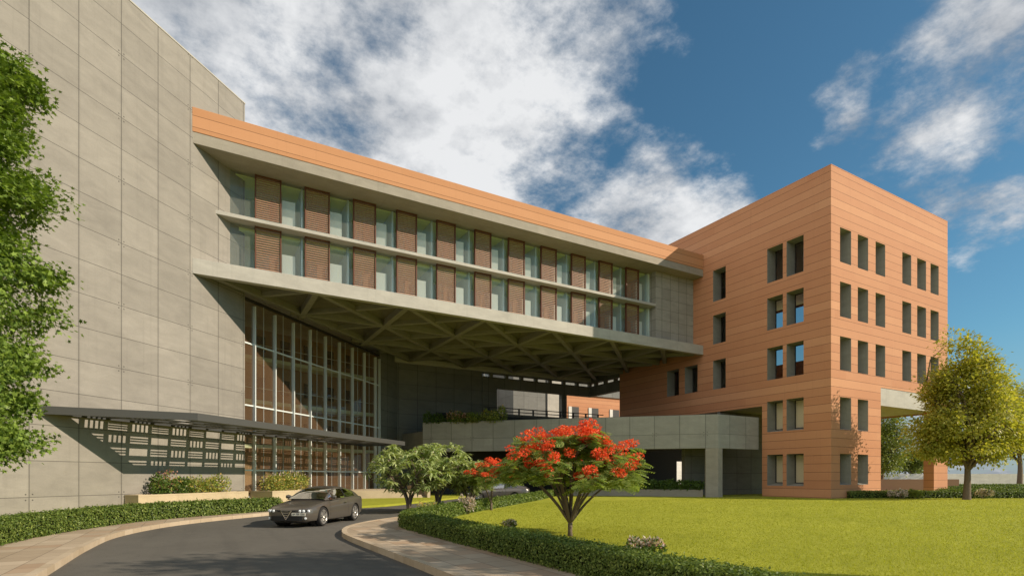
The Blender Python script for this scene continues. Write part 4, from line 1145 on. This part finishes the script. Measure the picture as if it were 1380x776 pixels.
def make_car(mpaint, loc, ang, label, name='car', plate=True, group=None):
    root = empty(name, loc, label, 'car', group)
    X = np.linspace(2.2, -2.19, 64)
    bm = bmesh.new(); rings = []
    for x in X:
        w, zb, zm, zs, ztp = st(x)
        half = [(0, zb), (w*.80, zb), (w*.94, zb+.05), (w*.985, zb+.14), (w, zm), (w*.992, (zm+zs)/2), (w*.965, zs-.03), (w*.92, zs+(ztp-zs)*.25), (w*.80, zs+(ztp-zs)*.62), (w*.45, ztp-.012), (0, ztp)]
        ring = [(x, -y, z) for y, z in half] + [(x, y, z) for y, z in half[-2:0:-1]]
        rings.append([bm.verts.new(p) for p in ring])
    n = len(rings[0])
    for a, c in zip(rings, rings[1:]):
        for i in range(n): bm.faces.new((a[i], a[(i+1) % n], c[(i+1) % n], c[i]))
    bm.faces.new(rings[0][::-1]); bm.faces.new(rings[-1])
    bmesh.ops.recalc_face_normals(bm, faces=bm.faces)
    me = D.meshes.new('body'); bm.to_mesh(me); bm.free()
    tmp = D.objects.new('body_tmp', me); COL.objects.link(tmp)
    cut = MB()
    for ax in (1.28, -1.26):
        for s in (-1, 1): cut.lathe((ax, s*.62, .33), (0, s, 0), [(0, .0001), (0, .375), (.5, .375), (.5, .0001)], 28)
    cme = D.meshes.new('cut'); cme.from_pydata(cut.v, [], cut.f); cb = bmesh.new(); cb.from_mesh(cme); bmesh.ops.remove_doubles(cb, verts=cb.verts, dist=.001); bmesh.ops.recalc_face_normals(cb, faces=cb.faces); cb.to_mesh(cme); cb.free()
    co = D.objects.new('cut_tmp', cme); COL.objects.link(co)
    bo = tmp.modifiers.new('b', 'BOOLEAN'); bo.operation = 'DIFFERENCE'; bo.object = co; bo.solver = 'EXACT'
    dg = bpy.context.evaluated_depsgraph_get(); ev = tmp.evaluated_get(dg)
    body = D.meshes.new_from_object(ev)
    D.objects.remove(tmp); D.objects.remove(co)
    def put(nm, me_or_mb, mat, parent=root, smooth=True):
        if isinstance(me_or_mb, MB):
            me2 = D.meshes.new(nm); me2.from_pydata(me_or_mb.v, [], me_or_mb.f); me2.update(); box_uv(me2, (0, 0, 0))
        else: me2 = me_or_mb
        o = D.objects.new(nm, me2); COL.objects.link(o); me2.materials.clear(); me2.materials.append(mat)
        if smooth:
            me2.polygons.foreach_set('use_smooth', [True]*len(me2.polygons))
            try: me2.set_sharp_from_angle(angle=math.radians(38))
            except Exception: pass
        o.parent = parent; return o
    put('body', body, mpaint)
    # cabin shell: roof and pillars as painted strips, openings glazed
    def strip(xa, xb, v0, v1, s, nx=14, nv=6, off=0.):
        mb = MB(); k = 0
        vs = []
        for i in range(nx+1):
            x = xa+(xb-xa)*i/nx
            for j in range(nv+1):
                v0_ = v0(x) if callable(v0) else v0; v1_ = v1(x) if callable(v1) else v1
                p = cab_pt(x, s, v0_+(v1_-v0_)*j/nv)
                if off: p = p + np.array([0, s*off*.6, off])
                vs.append(p)
        fs = [(i*(nv+1)+j, (i+1)*(nv+1)+j, (i+1)*(nv+1)+j+1, i*(nv+1)+j+1) for i in range(nx) for j in range(nv)]
        if s < 0: fs = [f[::-1] for f in fs]
        mb.poly(vs, fs); return mb
    def join(*mbs):
        m_ = MB()
        for q in mbs: m_.poly(q.v, q.f)
        return m_
    pw = []
    for s in (-1, 1):
        pw += [strip(.12, -1.02, 1.0, 2.0, s), strip(.95, .12, .80, 1.24, s, 8, 4), strip(-1.02, -2.05, .9, 1.3, s, 10, 3), strip(-1.85, -2.05, 0, 2.0, s, 3, 8), strip(-1.42, -1.85, 0., .95, s, 6, 5), strip(.95, -1.42, 0, .07, s, 16, 2), strip(.12, -1.42, .92, 1.0, s, 14, 2), strip(.95, .66, 0, .82, s, 3, 3)]
    put('roof', join(*pw), mpaint)
    put('windscreen', join(*[strip(.9, .12, 1.22, 2.0, s, 10, 6) for s in (-1, 1)]), M['screen_glass'])
    put('rear_window', join(*[strip(-1.02, -1.86, 1.28, 2.0, s, 10, 6) for s in (-1, 1)]), M['car_glass'])
    for s in (-1, 1):
        put('side_window', strip(.68, -.50, .07, .92, s, 12, 5), M['screen_glass']); put('side_window', strip(-.58, -1.42, .07, .92, s, 10, 5), M['car_glass'])
        put('door_pillar', strip(-.50, -.58, .07, .92, s, 2, 5, .004), M['car_black'])
    sm = MB()
    for s in (-.38, .38):
        sm.box(-.55, -.05, s-.24, s+.24, .5, .62); sm.poly([(-.62, s-.22, .55), (-.62, s+.22, .55), (-.45, s+.22, .55), (-.45, s-.22, .55), (-.72, s-.19, 1.14), (-.72, s+.19, 1.14), (-.62, s+.19, 1.14), (-.62, s-.19, 1.14)], [(0, 1, 2, 3), (4, 7, 6, 5), (0, 4, 5, 1), (1, 5, 6, 2), (2, 6, 7, 3), (3, 7, 4, 0)])
    put('seat', sm, M['seat'], smooth=False)
    d_ = MB(); d_.box(.45, .8, -.68, .68, .80, .925); put('dashboard', d_, M['car_black'], smooth=False)
    for ax in (1.28, -1.26):
        for s in (-1, 1):
            c = (ax, s*.80, .335); a = (0, s, 0)
            wl = D.objects.new('wheel', None); COL.objects.link(wl); wl.parent = root; wl.empty_display_size = .1
            t = MB(); t.lathe(c, a, [(-.12, .20), (-.11, .31), (-.06, .335), (.06, .335), (.10, .31), (.105, .255), (.09, .248)], 36); put('tyre', t, M['tyre'], wl)
            r = MB(); r.lathe(c, a, [(.09, .25), (.098, .242), (.085, .225), (.02, .215), (-.02, .10), (-.02, .001)], 36)
            for k in range(5):
                for dd in (-.16, .16):
                    g_ = 2*math.pi*k/5 + .3
                    e1 = np.array([c[0]+.05*math.cos(g_), c[1]+s*.085, c[2]+.05*math.sin(g_)]); e2 = np.array([c[0]+.232*math.cos(g_+dd), c[1]+s*.09, c[2]+.232*math.sin(g_+dd)])
                    r.bar(e1, e2, .036, .03)
            r.lathe(c, a, [(.06, .001), (.10, .045), (.075, .06), (.06, .065)], 18)
            put('rim', r, M['rim'], wl)
            bk = MB(); bk.lathe(c, a, [(-.05, .001), (-.03, .235)], 24); put('brake_disc', bk, M['car_black'], wl)
            ar = MB(); ar.lathe((ax, 0, .33), a, [(.55, .0001), (.55, .38), (.74, .38)], 24); put('wheel_well', ar, M['car_black'], wl)
    # nose: black lamp bands with three round lamps a side, shield grille, intake, plate
    def nose(y, z):
        # x of the front surface at this y, z
        for x in np.linspace(2.2, 1.5, 160):
            w, zb, zm, zs, ztp = st(x)
            tz = ztp if abs(y) < w*.45 else zs+(ztp-zs)*(.98 if abs(y) < w*.6 else .6)
            if abs(y) <= w*.985 and z <= tz: return x
        return 1.5
    for s in (-1, 1):
        bd = MB(); ys = np.linspace(.20, .80, 9)
        vs = [(nose(s*y, .575)+.012, s*y, z) for y in ys for z in (.535, .60)]
        fs = [(2*i, 2*i+2, 2*i+3, 2*i+1) for i in range(8)]; bd.poly(vs, fs if s > 0 else [f[::-1] for f in fs]); hb = put('lamp_band', bd, M['car_black'], smooth=False)
        for y in (.50, .625, .75):
            xx = nose(s*y, .57)+.006; l_ = MB(); ax_ = unit(np.array([1, s*.35*(y/.7), .05])); l_.lathe((xx, s*y, .568), ax_, [(-.03, .052), (.018, .048), (.034, .03), (.04, .001)], 16); put('headlight', l_, M['lamp'])
        f_ = MB(); f_.lathe((nose(s*.68, .33)+.0, s*.68, .325), unit(np.array([1, s*.35, 0])), [(-.03, .045), (.02, .04), (.03, .001)], 14); put('fog_light', f_, M['lamp'])
        mr = MB(); mr.lathe((.58, s*.80, .99), (0, s, 0), [(0, .02), (.03, .05), (.12, .075), (.2, .06), (.23, .001)], 12); put('wing_mirror', mr, mpaint)
        dh = MB(); dh.box(-.42, -.24, s*.905, s*.925, .74, .765); put('door_handle', dh, M['chrome'], smooth=False)
        dl = MB()
        for xx in (.78, -.62):
            for k in range(6):
                z0 = .28+.1*k; 
                def sy(x, z):
                    w, zb, zm, zs, ztp = st(x); return np.interp(z, [zb, zb+.14, zm, (zm+zs)/2, zs-.03], [w*.9, w*.985, w, w*.992, w*.965])+.003
                dl.face([(xx-.006, s*sy(xx, z0), z0), (xx+.006, s*sy(xx, z0), z0), (xx+.006, s*sy(xx, z0+.1), z0+.1), (xx-.006, s*sy(xx, z0+.1), z0+.1)][::s])
        put('door_seam', dl, M['car_black'], smooth=False)
        tl = MB(); tl.box(-2.16, -2.06, s*.45, s*.72, .76, .86); put('tail_light', tl, M['tail'], smooth=False)
    gi = MB(); xg = lambda y, z: nose(y, z)+.016
    gi.face([(xg(-.20, .57), -.20, .585), (xg(0, .3)+.01, 0, .29), (xg(.20, .57), .20, .585)]); gr = put('grille', gi, M['car_black'], smooth=False)
    gr_ = MB()
    for z in (.37, .43, .49, .545):
        hw = .20*(z-.29)/.295; gr_.bar((xg(hw, z)+.006, -hw, z), (xg(hw, z)+.006, hw, z), .012, .012)
    for s in (-1, 1): gr_.bar((xg(.2, .57)+.006, s*.205, .59), (xg(0, .3)+.02, 0, .285), .02, .022)
    put('grille_bar', gr_, M['chrome'], gr, smooth=False)
    it = MB(); ys = np.linspace(-.58, .58, 13); it.poly([(nose(y, .35)+.012, y, z) for y in ys for z in (.245, .40)], [(2*i, 2*i+2, 2*i+3, 2*i+1) for i in range(12)]); put('air_intake', it, M['car_black'], smooth=False)
    bn = MB(); 
    for s in (-1, 1): bn.face([(1.95, s*.25-.006, .714), (1.95, s*.25+.006, .714), (.9, s*.5+.006, .902), (.9, s*.5-.006, .902)])
    if plate:
        # plate sits beside the grille on the driver's-left half of the nose
        y0, y1 = .22, .70; x0, x1 = nose(y0, .46)+.045, nose(y1, .46)+.05
        pl = MB(); pl.poly([(x0, y0, .415), (x1, y1, .415), (x1, y1, .515), (x0, y0, .515), (x0-.012, y0, .415), (x1-.012, y1, .415), (x1-.012, y1, .515), (x0-.012, y0, .515)], [(0, 1, 2, 3), (7, 6, 5, 4), (0, 4, 5, 1), (3, 2, 6, 7), (0, 3, 7, 4), (1, 5, 6, 2)])
        po = put('number_plate', pl, M['plate'], smooth=False)
        cu = D.curves.new('plate_text', 'FONT'); cu.body = 'AP 108 1256'; cu.size = .082; cu.align_x = 'CENTER'; cu.align_y = 'CENTER'; cu.extrude = .001
        to = D.objects.new('plate_text', cu); COL.objects.link(to); dg = bpy.context.evaluated_depsgraph_get(); tm = D.meshes.new_from_object(to.evaluated_get(dg)); D.objects.remove(to)
        to = put('lettering', tm, M['car_black'], po, smooth=False)
        yd = unit(np.array([x1-x0, y1-y0, 0.])); zd = np.array([0, 0, 1.]); nd = np.cross(yd, zd)
        c = np.array([(x0+x1)/2, (y0+y1)/2, .465]) + nd*.004
        to.matrix_local = Matrix(((yd[0], zd[0], nd[0], c[0]), (yd[1], zd[1], nd[1], c[1]), (yd[2], zd[2], nd[2], c[2]), (0, 0, 0, 1)))
    un = MB(); un.box(-1.9, 1.9, -.6, .6, .15, .22); put('underbody', un, M['car_black'], smooth=False)
    root.rotation_euler = (0, 0, ang); root.scale = (1.06, 1.06, 1.10)
    return root
hd = math.radians(231)
wf, wr = np.array((3.95, 21.75)), np.array((5.72, 23.85))     # near side wheels on the road
fx = np.array([math.cos(hd), math.sin(hd)]); lx = np.array([-fx[1], fx[0]])
ctr = (wf+wr)/2 - lx*.85 - fx*.01
make_car(M['paint_dark'], (ctr[0], ctr[1], -.14), hd, 'dark grey brown coupe driving towards the viewer on the curved road')
c2 = dp(672, 41.5)
make_car(M['paint_silver'], (c2[0], c2[1], -.14), math.radians(-29.7+180-6), 'silver brown car half hidden behind the back hedge and small flame tree', plate=False)

# ------------------------------------------------------------------ sun, sky, view
sun = D.lights.new('sun', 'SUN'); so = D.objects.new('sun', sun); COL.objects.link(so)
sun.energy = 4.3; sun.angle = math.radians(.5); sun.color = (1., .86, .68)
so.rotation_euler = Vector(SUNDIR).to_track_quat('Z', 'Y').to_euler(); so.location = (40, -40, 40)
w = D.worlds.new('World'); scene.world = w; w.use_nodes = True
g = NG(w.node_tree); bg = w.node_tree.nodes['Background']
sky = g.new('ShaderNodeTexSky', sky_type='NISHITA'); sky.sun_disc = False
sky.sun_elevation = math.asin(SUNDIR[2]); sky.sun_rotation = math.atan2(SUNDIR[0], SUNDIR[1])
sky.air_density = 1.0; sky.dust_density = .6; sky.ozone_density = 2.0
tc = g.new('ShaderNodeTexCoord'); dv = tc.outputs['Generated']
sp = g.new('ShaderNodeSeparateXYZ'); g.put(sp.inputs[0], dv)
zc = g.m('ADD', g.m('MAXIMUM', sp.outputs[2], 0.), .22)
pv_ = g.comb(g.m('DIVIDE', sp.outputs[0], zc), g.m('DIVIDE', sp.outputs[1], zc), 0.)
n1 = g.noise(pv_, 3.3, 12, .62); n2 = g.noise(pv_, 9.5, 9, .66)
wob = g.noise(pv_, 1.6, 3, .5, out=1)
dw = g.vm('ADD', dv, g.vm('SCALE', g.vm('SUBTRACT', wob, (.5, .5, .5)).outputs[0]).outputs[0]).outputs[0]
w.node_tree.nodes[-2].inputs['Scale'].default_value = .04
cover = None
for (px, py, deg, wt) in ((250, 40, 17, .92), (480, 120, 16, .90), (640, 215, 12, .98), (790, 120, 8, .80), (830, 270, 8, .92), (925, 312, 5, .80), (1420, 50, 9, .76), (1350, 240, 5, .66), (1110, 10, 4, .66), (1140, 65, 4, .66), (1225, 590, 5, .8), (60, 300, 40, .9)):
    r = ray(px, py); r = r/np.linalg.norm(r)
    dt = g.vm('DOT_PRODUCT', dw, tuple(r)).outputs['Value']
    f = g.remap(dt, math.cos(math.radians(deg*1.75)), 1 - (1-math.cos(math.radians(deg)))*.1, 0, wt, smooth=True)
    cover = f if cover is None else g.m('MAXIMUM', cover, f)
# cloud added in the unseen sky behind left, to raise the fill
dt = g.vm('DOT_PRODUCT', dv, (-.93, -.12, .34)).outputs['Value']
fill_bank = g.remap(dt, .25, .8, 0, 1., smooth=True)
cover = g.m('MAXIMUM', cover, fill_bank)
den = g.m('ADD', g.m('ADD', g.m('MULTIPLY', n1, .66), g.m('MULTIPLY', n2, .34)), g.m('MULTIPLY', g.m('SUBTRACT', cover, .78), .40))
mask = g.remap(den, .37, .59, 0, 1, smooth=True)
sh = g.noise(g.vm('ADD', pv_, (.12, -.10, .0)).outputs[0], 3.3, 8, .6)
lum = g.m('ADD', g.m('MULTIPLY', g.m('SUBTRACT', n1, sh), 1.6), g.m('ADD', g.m('MULTIPLY', n2, .55), .12))
r = ray(620, 225); r = r/np.linalg.norm(r)
core_ = g.remap(g.vm('DOT_PRODUCT', dv, tuple(r)).outputs['Value'], math.cos(math.radians(32)), 1., -.16, .20)
cc = g.mix(g.remap(g.m('ADD', lum, core_), .10, .72), (2.2, 2.4, 2.7), (5.9, 5.95, 6.0))
skc = g.mix(1., sky.outputs[0], (.40, .66, .68), 'MULTIPLY')
skc = g.mix(g.remap(sp.outputs[2], -.02, .22, .75, 0, smooth=True), skc, (2.3, 2.55, 2.9))
# the bank is made the brightest, for fill on the shaded faces
cc = g.mix(fill_bank, cc, (8.6, 8.4, 8.0))
g.put(bg.inputs[0], g.mix(g.m('MULTIPLY', mask, .95), skc, cc)); bg.inputs[1].default_value = .11
scene.view_settings.view_transform = 'Standard'; scene.view_settings.look = 'None'
scene.view_settings.exposure = .42; scene.view_settings.gamma = 1
scene.cycles.max_bounces = 8; scene.cycles.transparent_max_bounces = 16; scene.cycles.use_denoising = True
